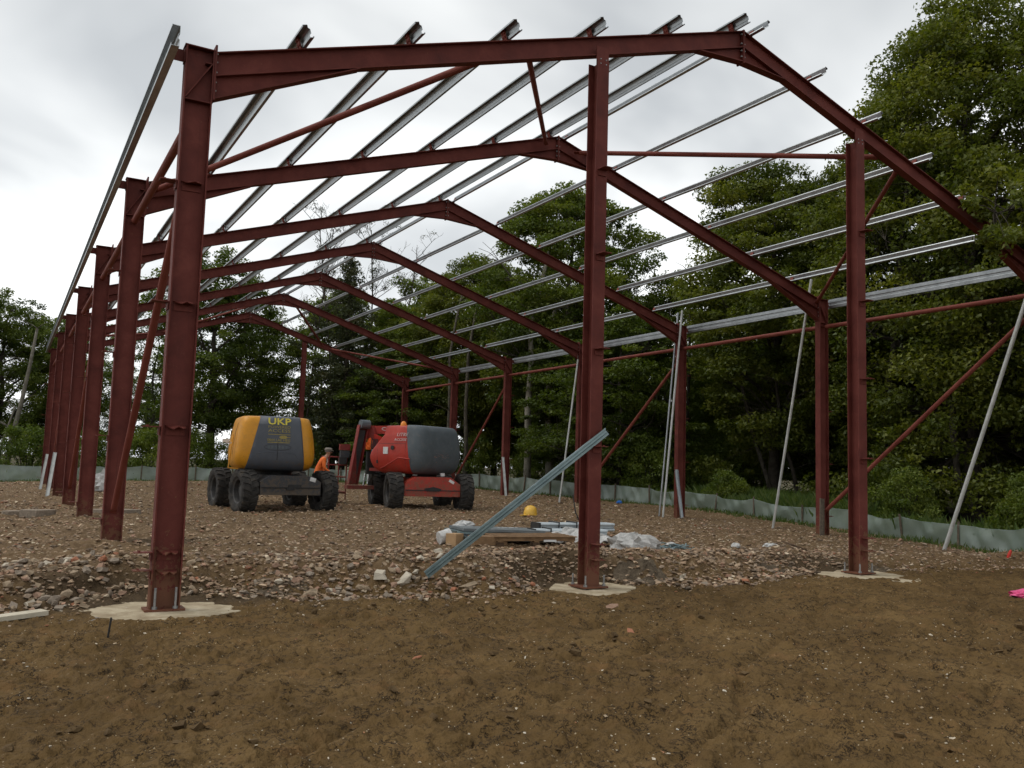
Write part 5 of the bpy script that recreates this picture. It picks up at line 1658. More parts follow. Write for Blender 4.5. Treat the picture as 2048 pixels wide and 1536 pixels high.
# loose timber
tag(MB().bar(gl(8.28, 16.0, .06), gl(8.72, 15.9, .10), .10, .03).build('timber_offcut', M['card']), 'pale timber offcut on the ground between the two lifts', 'timber')
M['plank'] = mottled('pale_plank', (.40, .35, .26), (.55, .50, .39), 5, .85)
tag(MB().bar((-2.35, -.62, .02), (-.98, -.02, .055), .16, .045).build('plank', M['plank']), 'pale plank lying below the rubble at the left edge', 'plank')
tag(MB().tube([gl(-.52, -1.35, -.05), gl(-.50, -1.37, .18)], .009, 6).build('steel_pin', M['black']), 'thin dark steel pin standing in the clay before the first pad', 'pin')
# flat slabs among the left columns
def slab(x, y, sx, sy, h, rz, label):
    rg = random.Random(int(x * 91 + y * 7)); n = 11
    pp = [(x + math.cos(rz) * sx * math.cos(a) * (.8 + .35 * rg.random()) - math.sin(rz) * sy * math.sin(a), y + math.sin(rz) * sx * math.cos(a) + math.cos(rz) * sy * math.sin(a) * (.8 + .35 * rg.random()), gz1(x, y, False) + h * .45) for a in np.linspace(0, 2 * math.pi, n, endpoint=False)]
    tag(MB().poly(pp, h, (0, 0, 1)).build('stone_slab', pal_m[1]), label, 'stone slab')
slab(-.75, 11.9, .35, .25, .16, .2, 'flat grey slab left of the fourth left column')
slab(.9, 12.6, .55, .3, .14, -.1, 'broad grey slab right of the third left column')
slab(-1.2, 12.6, .25, .2, .12, .5, 'small grey slab at the far left of the columns')

# ================================================================== vegetation
def leaf_material(name, lo, mid, hi, trans=.42):
    m, t, b = new_mat(name)
    t.nodes.remove(b)
    o = t.nodes['Material Output']
    a = nd(t, 'ShaderNodeAttribute'); a.attribute_name = 'tint'
    oi = nd(t, 'ShaderNodeObjectInfo')
    mr = nd(t, 'ShaderNodeMapRange'); mr.inputs['To Min'].default_value = -.14; mr.inputs['To Max'].default_value = .14
    t.links.new(oi.outputs['Random'], mr.inputs['Value'])
    ad = nd(t, 'ShaderNodeMath', operation='ADD'); t.links.new(a.outputs['Fac'], ad.inputs[0]); t.links.new(mr.outputs[0], ad.inputs[1])
    col = ramp(t, ad.outputs[0], [(.1, lo), (.5, mid), (.92, hi)])
    df = nd(t, 'ShaderNodeBsdfDiffuse'); t.links.new(col, df.inputs['Color'])
    tl = nd(t, 'ShaderNodeBsdfTranslucent')
    c2 = mixc(t, 1.0, col, (1.15, 1.25, .55), 'MULTIPLY'); t.links.new(c2, tl.inputs['Color'])
    m1 = nd(t, 'ShaderNodeMixShader'); m1.inputs[0].default_value = trans
    t.links.new(df.outputs[0], m1.inputs[1]); t.links.new(tl.outputs[0], m1.inputs[2])
    gl_ = nd(t, 'ShaderNodeBsdfGlossy'); gl_.inputs['Roughness'].default_value = .5; gl_.inputs['Color'].default_value = (.5, .55, .5, 1)
    m2 = nd(t, 'ShaderNodeMixShader'); m2.inputs[0].default_value = .04
    t.links.new(m1.outputs[0], m2.inputs[1]); t.links.new(gl_.outputs[0], m2.inputs[2])
    t.links.new(m2.outputs[0], o.inputs['Surface'])
    return m
M['leaf'] = leaf_material('oak_leaf', (.042, .062, .008), (.086, .120, .015), (.155, .178, .025))
M['leaf2'] = leaf_material('maple_leaf', (.048, .066, .008), (.104, .126, .015), (.180, .184, .024))
M['leaf3'] = leaf_material('young_leaf', (.056, .086, .011), (.110, .150, .020), (.180, .208, .034))
M['leafc'] = leaf_material('conifer_needle', (.026, .034, .014), (.046, .056, .022), (.085, .080, .034), .2)
M['grass'] = leaf_material('grass_blade', (.05, .085, .018), (.085, .135, .028), (.15, .185, .05))
M['bark'] = mottled('bark', (.055, .047, .036), (.135, .120, .092), 5, .9, 0, .9, .03, .15, fine=18)
M['bark_pale'] = mottled('pale_bark', (.15, .135, .105), (.30, .28, .23), 4, .9, 0, .7, .02, .15, fine=18)
M['bark_dark'] = mottled('dark_bark', (.030, .026, .020), (.075, .064, .05), 5, .9, 0, .9, .03, .15, fine=18)

def leaves_mesh(name, cen, crad, cnt, leaf, flat, mat, rng, upb=.75, tintb=None):
    """cen (n,3) clump centres; crad (n,); cnt leaves per clump"""
    n = len(cen)
    idx = np.repeat(np.arange(n), cnt)
    k = len(idx)
    d = rng.normal(size=(k, 3)); d /= np.linalg.norm(d, axis=1)[:, None]
    r = rng.random(k) ** .45
    pos = cen[idx] + d * (r * crad[idx])[:, None] * np.array([1, 1, flat])
    nrm = rng.normal(size=(k, 3)) * .75; nrm[:, 2] += upb; nrm += d * .35
    nrm /= np.linalg.norm(nrm, axis=1)[:, None]
    t = rng.normal(size=(k, 3)); t[:, 2] -= .25
    t -= nrm * (t * nrm).sum(1)[:, None]; t /= np.linalg.norm(t, axis=1)[:, None]
    b = np.cross(nrm, t)
    L = leaf * rng.uniform(.65, 1.25, k); W = L * rng.uniform(.27, .42, k)
    p2 = pos + t * (L * .55)[:, None] - nrm * (L * .12)[:, None]
    p1 = pos + b * (W * 1.1)[:, None] - t * (L * .35)[:, None]; p3 = pos - b * (W * .9)[:, None] - t * (L * .25)[:, None]
    v = np.stack([p1, p2, p3], 1).reshape(-1, 3)
    f = np.arange(k * 3).reshape(-1, 3)
    ct = rng.normal(.5, .16, n) if tintb is None else tintb
    tint = np.clip(ct[idx] + rng.normal(0, .13, k), 0, 1)
    return np_mesh(name, v, f, mat, {'tint': np.repeat(tint, 3)})

def gen_tree(seed, H, hb, R, prof, nlimb, nclump, lpc, cr, leaf, mat, bark, tr, flat=.6, shell=.55, lobe=.25, skirt=0.0, gap=.0, upb=.75, limbrise=.5, leanx=0.0):
    rng = np.random.default_rng(seed); rd = random.Random(seed)
    ph = [rd.uniform(0, 6.28) for _ in range(6)]
    def rad(t, a):
        return R * prof(t) * (1 + lobe * (.6 * math.sin(2 * a + ph[0] + 3 * t) + .5 * math.sin(3 * a + ph[1] - 5 * t) + .4 * math.sin(5 * a + ph[2] + 9 * t)))
    wood = MB()
    nt_ = 9
    wob = [(leanx * (i / nt_) ** 1.3 * H + rd.gauss(0, .012) * H * (i / nt_), rd.gauss(0, .012) * H * (i / nt_)) for i in range(nt_ + 1)]
    tp = [V(wob[i][0], wob[i][1], -.15 + (H * .9 + .15) * i / nt_) for i in range(nt_ + 1)]
    trr = [tr * (1.35 if i == 0 else 1.0) * (1 - .9 * (i / nt_) ** .9) + .012 for i in range(nt_ + 1)]
    wood.tube(tp, trr, 9)
    anchors = [(p_, r_) for p_, r_ in zip(tp[2:], trr[2:])]
    def trunk_at(z):
        u = max(0, min(.999, (z + .15) / (H * .9 + .15))) * nt_; i = int(u); return tp[i].lerp(tp[min(i + 1, nt_)], u - i), trr[i]
    for k in range(nlimb):
        f = (k + .5) / nlimb
        zs = hb * .75 + f * (H * .82 - hb * .75)
        a = k * 2.4 + rd.uniform(-.5, .5)
        ze = min(H * .96, zs + (H - zs) * limbrise * rd.uniform(.5, 1.0))
        t_ = max(0, min(1, (ze - hb) / (H - hb)))
        rr = max(.3, rad(t_, a)) * rd.uniform(.65, .88)
        s0, r0 = trunk_at(zs)
        e0 = V(s0.x + math.cos(a) * rr, s0.y + math.sin(a) * rr, ze)
        path = []
        m_ = 6
        for i in range(m_ + 1):
            u = i / m_
            q = s0.lerp(e0, u); q.z = s0.z + (ze - s0.z) * (u ** .75 if limbrise > .2 else u)
            q += V(rd.gauss(0, .05), rd.gauss(0, .05), rd.gauss(0, .05)) * rr * u
            path.append(q)
        rl0 = max(.03, r0 * .5)
        rads = [rl0 * (1 - .85 * i / m_) + .008 for i in range(m_ + 1)]
        wood.tube(path, rads, 6)
        anchors += list(zip(path[1:], rads[1:]))
        # secondary
        for s in range(3):
            i = rd.randint(2, m_ - 1)
            q0 = path[i]; a2 = a + rd.uniform(-1.2, 1.2); L2 = rr * rd.uniform(.25, .5)
            q2 = q0 + V(math.cos(a2) * L2, math.sin(a2) * L2, L2 * rd.uniform(-.05, .7) * (limbrise + .3))
            qm = q0.lerp(q2, .5) + V(0, 0, L2 * .08)
            wood.tube([q0, qm, q2], [rads[i] * .6, rads[i] * .4, .010], 5)
            anchors += [(qm, rads[i] * .4), (q2, .012)]
    A_ = np.array([q[0][:] for q in anchors])
    cen = []
    tries = 0
    while len(cen) < nclump and tries < nclump * 20:
        tries += 1
        t_ = rd.random() ** (.9)
        a = rd.uniform(0, 6.283)
        rr = rad(t_, a)
        if rd.random() > min(1, rr / R * 1.15 + .08): continue
        k = shell + (1 - shell) * math.sqrt(rd.random()) if rd.random() < .8 else rd.uniform(.1, .8)
        x, y = math.cos(a) * rr * k, math.sin(a) * rr * k
        z = hb + t_ * (H - hb)
        if skirt and rd.random() < skirt: z = hb * rd.uniform(.35, 1.0)
        if gap > 0 and float(vnoise(np.array([x * .55 + seed]), np.array([z * .55 + y * .4]), seed)[0]) < gap: continue
        cx0, _ = trunk_at(z)
        cen.append((x + cx0.x, y + cx0.y, z + rd.gauss(0, .15)))
    cen = np.array(cen)
    for c in cen:
        d = np.linalg.norm(A_ - c, axis=1) + np.maximum(0, A_[:, 2] - c[2]) * 1.5
        j = int(np.argmin(d))
        q0 = Vector(A_[j]); q1 = Vector(c)
        if (q1 - q0).length < .05: continue
        wood.tube([q0, q0.lerp(q1, .55) + V(0, 0, .06), q1], [min(.03, anchors[j][1] * .6 + .004), .012, .005], 4, caps=False)
    crad = cr * (.45 + 1.25 * rng.random(len(cen)) ** 1.6)
    cnt = np.maximum(10, (lpc * (crad / cr) ** 1.8 * rng.uniform(.6, 1.3, len(cen))).astype(int))
    lm = leaves_mesh('crown', cen, crad, cnt, leaf, flat, mat, rng, upb)
    wm = wood.mesh('trunk', bark, smooth=True, recalc=False)
    return lm, wm

pr_round = lambda t: max(.05, math.sin(math.pi * min(1, .10 + .88 * t)) ** .62)
pr_wide_low = lambda t: max(.06, (1 - t ** 2.2) ** .55 * (.72 + .28 * min(1, t * 4)))
pr_cone = lambda t: max(.03, (1 - t) ** .8)
pr_col = lambda t: max(.06, math.sin(math.pi * min(1, .06 + .92 * t)) ** .45)

T = {}
T['oak1'] = gen_tree(3, 15.6, 3.6, 4.7, pr_round, 15, 560, 245, .64, .165, M['leaf'], M['bark'], .34, gap=.24, lobe=.26)
T['oak2'] = gen_tree(8, 13.6, 2.8, 4.0, pr_round, 13, 350, 200, .62, .17, M['leaf'], M['bark_dark'], .30, gap=.30, lobe=.3)
T['maple'] = gen_tree(12, 19.0, 1.8, 5.2, pr_wide_low, 20, 860, 230, .72, .155, M['leaf2'], M['bark_dark'], .36, gap=.08, skirt=.06, lobe=.18)
T['beech'] = gen_tree(17, 14.4, 2.3, 4.0, pr_col, 17, 600, 225, .64, .155, M['leaf2'], M['bark_dark'], .26, gap=.12, skirt=.03, flat=.5, limbrise=.35)
T['young'] = gen_tree(23, 10.5, 1.2, 2.7, pr_col, 12, 300, 190, .52, .145, M['leaf3'], M['bark_dark'], .14, gap=.2, flat=.5)
T['layer'] = gen_tree(29, 8.0, .7, 3.3, pr_wide_low, 14, 320, 165, .58, .145, M['leaf'], M['bark_dark'], .10, gap=.22, flat=.28, limbrise=.12, upb=1.2)
T['sparse'] = gen_tree(31, 11.0, 1.6, 3.2, pr_col, 14, 210, 80, .56, .15, M['leaf'], M['bark_dark'], .15, gap=.34, flat=.3, limbrise=.15, upb=1.0)

def gen_conifer(seed, H, R):
    rng = np.random.default_rng(seed); rd = random.Random(seed)
    wood = MB()
    wood.tube([V(0, 0, -.1), V(.05, .02, H * .5), V(0, .05, H)], [.2, .13, .015], 8)
    cen = []
    for k in range(120):
        f = (k + .5) / 120
        z = H * (.10 + .88 * f); a = k * 2.399 + rd.uniform(-.3, .3)
        L = R * (1 - f) ** .75 * rd.uniform(.65, 1.1) + .15
        pts_ = [V(math.cos(a) * L * u, math.sin(a) * L * u, z - .35 * L * u + .22 * L * u * u) for u in (0, .33, .66, 1)]
        wood.tube(pts_, [.03, .02, .014, .006], 4)
        for u in np.linspace(.22, 1, max(2, int(L * 2.6))):
            cen.append((math.cos(a) * L * u + rd.gauss(0, .08), math.sin(a) * L * u + rd.gauss(0, .08), z - .35 * L * u + .22 * L * u * u - .12))
    cen = np.array(cen)
    if len(cen) == 0: cen = np.zeros((1, 3))
    keep = rng.random(len(cen)) > .12
    cen = cen[keep]
    crad = .36 * rng.uniform(.6, 1.3, len(cen))
    cnt = (85 * rng.uniform(.5, 1.3, len(cen))).astype(int)
    return leaves_mesh('crown', cen, crad, cnt, .15, .75, M['leafc'], rng, .2), wood.mesh('trunk', M['bark_dark'], smooth=True, recalc=False)
T['conifer'] = gen_conifer(41, 13.4, 3.1)

def gen_dead(seed, H, sparse_leaf=True):
    rng = np.random.default_rng(seed); rd = random.Random(seed)
    wood = MB(); tips = []
    def grow(q, d, L, r, lev):
        m_ = 4; pts_ = [q]; dd = d.copy()
        for i in range(m_):
            dd = (dd + V(rd.gauss(0, .05 if lev == 0 else .15), rd.gauss(0, .05 if lev == 0 else .15), rd.gauss(0, .07) + .06)).normalized()
            pts_.append(pts_[-1] + dd * L / m_)
        wood.tube(pts_, [r * (1 - .7 * i / m_) + .004 for i in range(m_ + 1)], 6 if lev == 0 else 4, caps=False)
        if lev < 3:
            nb = (24, 4, 3)[lev]
            for k in range(nb):
                u = rd.uniform(.35 if lev == 0 else .3, 1); i = min(m_ - 1, int(u * m_))
                a = rd.uniform(0, 6.28)
                nd_ = (dd * .5 + V(math.cos(a), math.sin(a), rd.uniform(.05, .6)) * .75).normalized()
                grow(pts_[i].lerp(pts_[i + 1], u * m_ - i), nd_, L * (.11, .45, .5)[lev] * rd.uniform(.5, 1.3), max(.005, r * .26), lev + 1)
        else: tips.append(pts_[-1][:])
    grow(V(0, 0, -.1), V(.02, .01, 1), H, .085, 0)
    c = np.array(tips)
    k = rng.random(len(c)) < (.30 if sparse_leaf else .06)
    c = c[k]
    return leaves_mesh('crown', c, np.full(len(c), .25), np.full(len(c), 22), .10, .8, M['leafc'], rng, .3), wood.mesh('trunk', M['bark_dark'], smooth=True, recalc=False)
T['dead1'] = gen_dead(51, 16.2); T['dead2'] = gen_dead(57, 15.6, False)

def gen_bush(seed, H, R, mat, leaf=.10, ncl=60, lpc=150):
    rng = np.random.default_rng(seed); rd = random.Random(seed)
    wood = MB(); cen = []
    for k in range(ncl):
        a = rd.uniform(0, 6.28); t_ = rd.random()
        rr = R * math.sqrt(max(0, 1 - (t_ * .95) ** 2)) * math.sqrt(rd.random()) * rd.uniform(.7, 1.15)
        c = V(math.cos(a) * rr, math.sin(a) * rr, .12 + t_ * (H - .2))
        cen.append(c[:])
        if k % 3 == 0: wood.tube([V(c.x * .15, c.y * .15, -.1), V(c.x * .5, c.y * .5, c.z * .6), c], [.03, .018, .006], 4, caps=False)
    cen = np.array(cen)
    crad = R * .30 * rng.uniform(.6, 1.2, ncl)
    cnt = (lpc * rng.uniform(.6, 1.3, ncl)).astype(int)
    return leaves_mesh('foliage', cen, crad, cnt, leaf, .75, mat, rng, .6), wood.mesh('stem', M['bark_dark'], recalc=False)
T['bush1'] = gen_bush(61, 2.3, 1.35, M['leaf3'])
T['bush2'] = gen_bush(67, 2.8, 1.9, M['leaf3'], .115, 80, 150)
T['bush3'] = gen_bush(71, 1.3, .9, M['leaf3'], .08, 40, 130)

def plant(kind, x, y, s, rz, label, name='tree', cat='tree', group=None, sz=None, bark=None, dz=0.0):
    lm, wm = T[kind]
    z = gz1(x, y, False) - .05 + dz
    root = empty(name, (x, y, z), rz)
    root.scale = (s, s, sz or s)
    tag(root, label, cat, group)
    bush = kind.startswith('bush')
    link('foliage' if bush else 'crown', lm, root)
    w = link('stem' if bush else 'trunk', wm, root)
    return root
# ---- trees one can tell apart
plant('oak1', 23.5, 27.6, 1.0, .4, 'big oak with a rounded crown and open branches beyond the middle gable post', 'oak_tree')
plant('oak2', 9.1, 44.0, 1.0, 1.0, 'dark oak with a visible trunk behind the rear left of the frame', 'oak_tree')
plant('conifer', 15.4, 38.6, 1.0, .3, 'brownish feathery conifer behind the two lifts', 'conifer_tree')
plant('dead1', 14.6, 43.1, 1.0, 0, 'thin nearly bare tree with twiggy tips, leftmost of the bare ones', 'bare_tree', group='bare trees behind the conifer')
plant('dead2', 16.1, 41.8, 1.02, 2, 'tall bare stemmed tree just right of the leftmost bare one', 'bare_tree', group='bare trees behind the conifer')
plant('dead1', 18.0, 42.5, .98, 4, 'bare twiggy tree between the two roof ridges in the distance', 'bare_tree', group='bare trees behind the conifer')
plant('dead2', 19.8, 42.8, .94, 5, 'rightmost thin bare tree with forked twigs', 'bare_tree', group='bare trees behind the conifer')
plant('maple', 27.4, 8.0, 1.0, .2, 'huge leafy maple filling the upper right behind the gable', 'maple_tree')
plant('beech', 26.6, 16.3, 1.0, 2.0, 'dense broad tree between the two gable posts', 'beech_tree')
plant('maple', 28.8, 1.5, .98, 3.1, 'tall dense maple at the right edge of the picture', 'maple_tree')
plant('beech', 30.8, 13.0, 1.08, 4.1, 'dense tree behind and left of the huge maple', 'beech_tree')
plant('young', 27.4, 24.2, 1.03, 1.0, 'narrow bright green tree right of the big oak', 'young_tree')
plant('beech', 21.6, 34.8, .90, .8, 'leafy tree left of the big oak, behind the rear right columns', 'beech_tree')
plant('young', 22.0, 43.6, 1.28, .1, 'slender light green tree beyond the rear ridge', 'young_tree')
plant('oak2', -1.9, 50.2, .80, .3, 'dark rounded tree at the left edge of the picture', 'oak_tree')
plant('young', .9, 53.5, .95, 2.2, 'pale leafy tree between the left edge and the columns', 'young_tree')
plant('sparse', 3.9, 55.0, .92, 1.2, 'sparse leafy tree seen between the left columns', 'tree')
plant('oak2', -6.2, 49.5, .78, 4.3, 'dark tree just beyond the left edge', 'oak_tree')
plant('sparse', 6.4, 49.0, .90, 3.3, 'thin layered tree left of the dark oak', 'tree')
plant('sparse', 12.4, 46.5, .95, 5.0, 'thin layered tree right of the dark oak', 'tree')
plant('sparse', 13.8, 51.0, .95, .6, 'thin layered tree behind the yellow lift', 'tree')
plant('sparse', 20.2, 37.5, .95, 2.6, 'thin layered tree above the red lift', 'tree')
plant('layer', 17.7, 36.2, .95, 2.0, 'dark low layered tree behind the red lift', 'tree')
plant('layer', 21.9, 20.8, 1.05, 1.0, 'light layered sapling just behind the fence, centre right', 'sapling')
plant('layer', 22.6, 25.0, .95, 5.0, 'low layered sapling under the big oak', 'sapling')
plant('young', 25.6, .5, .8, 1.0, 'young bushy tree low at the right edge', 'young_tree')
plant('young', 17.2, 46.0, 1.22, 1.0, 'leafy tree filling the gap behind the bare trees', 'young_tree')
plant('young', 19.4, 40.2, 1.05, 4.0, 'light green tree right of the feathery conifer', 'young_tree')
# ---- the wood behind
rw = random.Random(77)
nw = 0
for i in range(400):
    if nw >= 46: break
    x = rw.uniform(29, 62); y = rw.uniform(-14, 44)
    if x < 30 + max(0, (y - 20)) * .2: continue
    if any((x - a) ** 2 + (y - b_) ** 2 < 3.6 ** 2 for a, b_ in [(30.8, 13), (28.8, 1.5)] + [q[:2] for q in globals().get('_wd', [])]): continue
    globals().setdefault('_wd', []).append((x, y))
    far = (x - 29) / 33
    k = rw.choice(['beech', 'oak1', 'beech', 'young', 'layer'])
    s = {'beech': 1.0, 'oak1': .88, 'young': 1.15, 'layer': 1.3}[k] * rw.uniform(.85, 1.05)
    if y > 24: s *= .82
    plant(k, x, y, s, rw.uniform(0, 6.28), 'tree in the dark depth of the wood behind the fence', 'woodland_tree', group='trees in the depth of the wood')
    nw += 1
for k, (x, y, s) in enumerate([(25.8, 32.5, .8), (29.5, 36.0, .85), (26.5, 40.5, .8), (31, 45, .85), (24.2, 49, .8)]):
    plant(['beech', 'young'][k % 2], x, y, s, k * 1.3, 'tree in the dark depth of the wood behind the fence', 'woodland_tree', group='trees in the depth of the wood')
for k in range(6):
    x = -12 + 7.0 * k + rw.uniform(-1, 1); y = 60 + rw.uniform(-2, 5)
    plant(['sparse', 'young'][k % 2], x, y, .85, k * 1.7, 'tree in the far row behind the rear fence', 'far_tree', group='trees in the far row behind the rear fence')

# ---- pale and leaning stems standing clear of the leaves
M['bark_grey'] = mottled('grey_bark', (.10, .09, .07), (.19, .175, .14), 4, .9, 0, .7, .02, .15, fine=18)
def stem(x0, y0, pts_, r, label, bark):
    z = gz1(x0, y0, False)
    o = empty('slender_tree', (x0, y0, z - .1)); tag(o, label, 'tree')
    mb = MB(); n = len(pts_)
    mb.tube([V(*q) for q in pts_], [r * (1 - .55 * i / (n - 1)) for i in range(n)], 9)
    mb.build('trunk', M[bark], o, smooth=True)
    rd = random.Random(int(x0 * 31))
    for k in range(7):
        i = rd.randint(1, n - 1); q = V(*pts_[i]); a = rd.uniform(0, 6.28)
        MB().tube([q, q + V(math.cos(a) * .5, math.sin(a) * .5, .25), q + V(math.cos(a) * 1.0, math.sin(a) * 1.0, .35)], [.025, .014, .005], 5).build('branch', M[bark], o, smooth=True)
    return o
stem(20.3, 26.0, [(0, 0, 0), (.05, 0, 2), (-.04, 0, 4), (.1, 0, 6.2), (.05, .1, 8), (.6, .2, 10), (1.2, .4, 12)], .19, 'pale tree trunk right of the fifth right column', 'bark_pale')
stem(21.8, 26.3, [(0, 0, 0), (-.05, 0, 2.2), (-.2, 0, 4), (-.1, 0, 6.5), (.1, .1, 9)], .23, 'thicker pale tree trunk left of the middle gable post', 'bark_pale')
stem(25.7, 15.3, [(0, 0, 0), (-.35, .35, 1.6), (-.7, .7, 3.2), (-.95, 1.0, 5.0), (-1.0, 1.2, 7), (-.8, 1.5, 9.5), (-.6, 1.8, 12)], .10, 'thin leaning tree stem beside the silver pole', 'bark_dark')
stem(26.5, 14.8, [(0, 0, 0), (-.2, .2, 1.6), (-.5, .5, 3.0), (-.6, .7, 5.0), (-.5, .9, 7), (-.3, 1.2, 9.5), (0, 1.5, 12)], .09, 'second thin leaning stem right of the first', 'bark_dark')
stem(25.0, 20.2, [(0, 0, 0), (.1, 0, 2), (.25, 0, 3.5), (.3, 0, 6), (.5, .2, 8.5), (.6, .3, 10.5)], .09, 'thin upright stem right of the third right column', 'bark_dark')
stem(26.3, 10.4, [(0, 0, 0), (-.15, .1, 1.0), (-.3, .1, 2.2), (-.2, 0, 4.5), (.3, 0, 7), (.9, .2, 10), (1.4, .2, 13)], .16, 'dark forked stem behind the fence right of the last gable post', 'bark_dark')
stem(25.2, 6.2, [(0, 0, 0), (-.35, .25, .8), (-.7, .5, 1.6), (-.8, .6, 3.5), (-.2, .7, 6), (.8, .8, 9), (1.8, .9, 12)], .13, 'dark bent stem behind the fence near the thick pale pole', 'bark_dark')
stem(-1.35, 44.0, [(0, 0, 0), (.15, 0, 2), (.5, 0, 4.2), (.75, 0, 6.2), (.95, 0, 8.2)], .15, 'dead grey snag leaning right at the left edge', 'bark_grey')
stem(-1.75, 44.2, [(0, 0, 0), (.1, 0, 1.6), (.35, 0, 2.8), (.62, -.1, 3.9)], .08, 'thin second stem forking from the grey snag', 'bark_grey')
stem(19.6, 31.2, [(0, 0, 0), (.05, 0, 2), (-.05, 0, 4), (0, 0, 7), (.4, .2, 9), (.8, .4, 11)], .13, 'dark straight trunk right of the red lift', 'bark')
stem(18.8, 31.8, [(0, 0, 0), (.03, 0, 2), (.08, 0, 4), (0, 0, 7), (.4, .2, 9), (.8, .4, 10.5)], .11, 'thin straight trunk above the right wheel of the red lift', 'bark')

# ---- hedge, bushes
hed = [(-9.5, 40.8, 1.0), (-6.4, 40.6, 1.05), (-3.4, 40.3, .95), (-.4, 40.4, 1.0), (2.4, 40.2, .92), (5.2, 40.6, 1.0), (8.0, 41.0, .95), (10.8, 40.2, .9), (13.4, 38.8, .8)]
for k, (x, y, s) in enumerate(hed):
    plant('bush2', x, y, s, k * 1.9, 'green bush in the hedge along the rear fence', 'bush', 'bush', 'bushes in the hedge along the rear fence')
plant('bush1', 21.7, 18.4, 1.05, .3, 'round green bush behind the fence left of the third right column', 'bush', 'bush')
plant('bush3', 21.5, 13.9, 1.1, 1.0, 'small bright bush behind the fence right of the third right column', 'bush', 'bush')
plant('bush3', 22.4, 14.6, 1.0, 2.0, 'small bush just right of the bright one', 'bush', 'bush')
plant('bush1', 23.4, 9.0, .8, 2.6, 'dark bush behind the fence between second column and last post', 'bush', 'bush')
plant('bush2', 25.2, 18.8, .9, 2.6, 'dark bush in the shade under the trees, centre right', 'bush', 'bush')
plant('bush1', 21.6, 6.4, .75, 4.6, 'low dark bush behind the fence right of the last gable post', 'bush', 'bush')
plant('bush1', 20.6, 2.2, .75, 5.6, 'low dark bush behind the fence at the right edge', 'bush', 'bush')
plant('bush2', 20.8, 32.4, .95, 2.6, 'leafy bush beyond the fence right of the red lift', 'bush', 'bush')
plant('bush2', 18.2, 36.0, .95, 3.6, 'leafy bush beyond the fence behind the red lift', 'bush', 'bush')
plant('bush2', 22.6, 29.4, .8, .6, 'bush behind the fence at the rear right corner', 'bush', 'bush')
plant('bush2', 27.0, 21.5, .95, 1.6, 'broad dark bush deep behind the third right column', 'bush', 'bush')
for k in range(14):
    x = 28.5 + 1.5 * rw.uniform(-1, 1) + (k % 3) * 2.2; y = -6 + 3.0 * k
    plant('bush2', x, y, rw.uniform(1.0, 1.4), k, 'dark undergrowth bush in the depth of the wood', 'bush', 'bush', 'undergrowth in the depth of the wood')

# ---- overhanging branch of the tree just outside the right edge
def overhang():
    rng = np.random.default_rng(91); rd = random.Random(91)
    root = empty('overhanging_tree', (20.8, -2.9, gz1(20.8, -2.9, False) - .1))
    tag(root, 'tree at the right edge whose leafy branch hangs over the eave', 'tree')
    O = V(20.8, -2.9, 0)
    mb = MB()
    mb.tube([V(0, 0, 0), V(-.1, .1, 3), V(-.3, .1, 6), V(-.2, 0, 9), V(0, 0, 12)], [.28, .24, .18, .12, .03], 10)
    limb = [V(-.2, .1, 5.4), V(-2.0, .6, 6.9), V(-4.0, 1.3, 7.35), V(-5.6, 1.85, 7.1), V(-6.6, 2.1, 6.7)]
    mb.tube(limb, [.12, .09, .06, .035, .012], 7)
    cen = []
    for k in range(95):
        u = 1 - rd.random() ** 1.2 * .55
        i = min(3, int(u * 4)); q = limb[i].lerp(limb[i + 1], u * 4 - i)
        c = q + V(rd.gauss(0, .34), rd.gauss(0, .30), rd.gauss(-.15, .38))
        mb.tube([q, q.lerp(c, .5) + V(0, 0, .05), c], [.014, .008, .004], 4, caps=False); cen.append(c[:])
    n1_ = len(cen)
    for k in range(150):
        a = rd.uniform(0, 6.28); t_ = rd.random(); rr = 3.4 * math.sin(math.pi * (.12 + .85 * t_)) ** .6 * math.sqrt(rd.random())
        c = V(math.cos(a) * rr + .8, math.sin(a) * rr - .4, 5.5 + 7.5 * t_)
        s0 = V(-.15, 0, 4.5 + 6 * t_)
        if k % 2 == 0: mb.tube([s0, s0.lerp(c, .5) + V(0, 0, .2), c], [.05, .025, .006], 4, caps=False)
        cen.append(c[:])
    cen = np.array(cen)
    crad = np.concatenate([.24 * rng.uniform(.6, 1.3, n1_), .6 * rng.uniform(.7, 1.2, len(cen) - n1_)])
    cnt = np.concatenate([np.full(n1_, 80), np.full(len(cen) - n1_, 130)])
    link('crown', leaves_mesh('crown', cen, crad, cnt, .11, .7, M['leaf2'], rng, .6), root)
    mb.build('trunk', M['bark_dark'], root, smooth=True, recalc=False)
overhang()

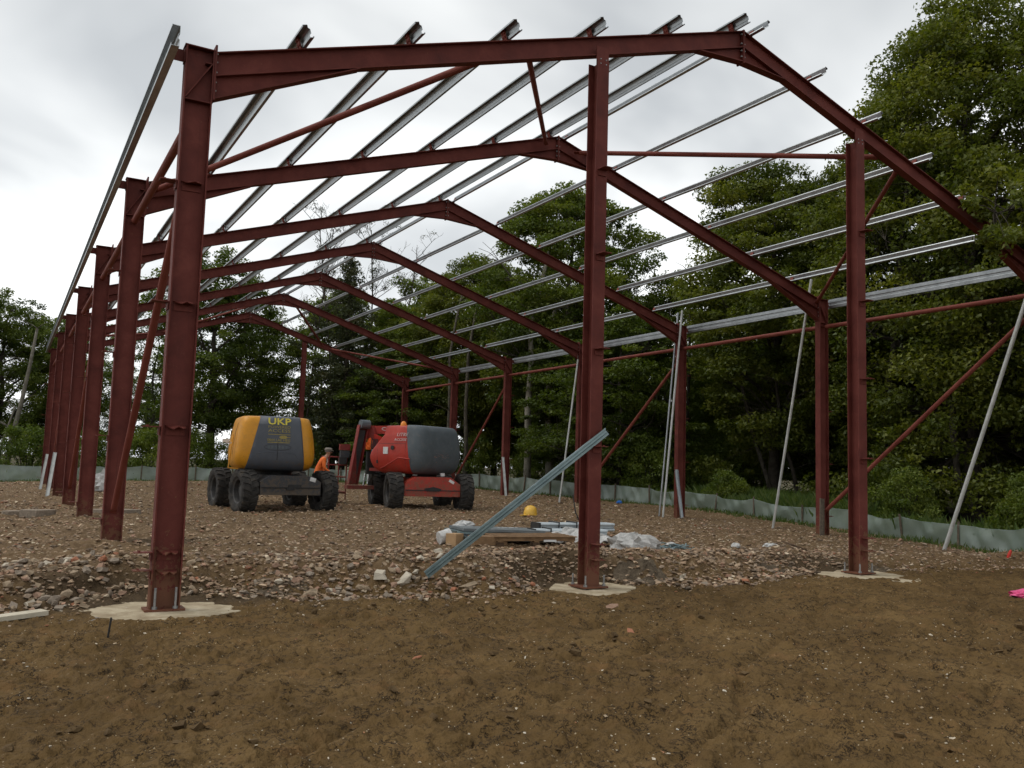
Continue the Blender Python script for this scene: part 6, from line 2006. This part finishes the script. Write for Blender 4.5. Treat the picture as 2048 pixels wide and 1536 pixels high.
# ---- grass and weeds
def blades(n, fx, hmin, hmax, seed, name, label):
    rng = np.random.default_rng(seed)
    x, y = fx(rng, n)
    z = np.interp(np.zeros(len(x)), [0], [0]) + gz_grid(x, y) - .03
    h = rng.uniform(hmin, hmax, len(x)) * (.6 + .8 * vnoise(x * .9, y * .9, seed))
    a = rng.uniform(0, 6.283, len(x)); lean = rng.uniform(.1, .6, len(x)) * h
    w = rng.uniform(.008, .018, len(x)) * 1.3
    bx, by = np.cos(a), np.sin(a)
    p0 = np.stack([x - by * w, y + bx * w, z], 1); p1 = np.stack([x + by * w, y - bx * w, z], 1)
    p2 = np.stack([x + bx * lean * .4, y + by * lean * .4, z + h * .65], 1)
    p3 = np.stack([x + bx * lean, y + by * lean, z + h], 1)
    v = np.stack([p0, p1, p2 + (p1 - p0) * .3, p3], 1).reshape(-1, 3)
    f = np.arange(len(x) * 4).reshape(-1, 4)
    tint = np.repeat(np.clip(rng.normal(.5, .2, len(x)), 0, 1), 4)
    return tag(link(name, np_mesh(name, v, f, M['grass'], {'tint': tint})), label, 'grass', kind='stuff')
def strip(off0, off1, s0, s1):
    def fx(rng, n):
        seg = np.diff(FP, axis=0); L = np.hypot(seg[:, 0], seg[:, 1]); cum = np.concatenate([[0], np.cumsum(L)])
        s = rng.uniform(s0 * cum[-1], s1 * cum[-1], n); i = np.clip(np.searchsorted(cum, s) - 1, 0, len(L) - 1)
        u = (s - cum[i]) / L[i]
        nx_, ny_ = -seg[i, 1] / L[i], seg[i, 0] / L[i]
        o_ = rng.uniform(off0, off1, n)
        return FP[i, 0] + seg[i, 0] * u + nx_ * o_, FP[i, 1] + seg[i, 1] * u + ny_ * o_
    return fx
blades(26000, strip(.15, 3.2, 0, 1), .18, .62, 5, 'long_grass', 'long green grass growing behind the membrane fence')
blades(9000, strip(-.75, -.05, 0, 1), .05, .20, 6, 'grass_fringe', 'short weeds and grass along the foot of the membrane fence')
blades(14000, lambda rng, n: (rng.uniform(20.6, 24.5, n), rng.uniform(8.5, 18.5, n)), .25, .75, 8, 'tall_grass', 'bright tall grass between fence and wood, centre right')

bpy.context.view_layer.update()
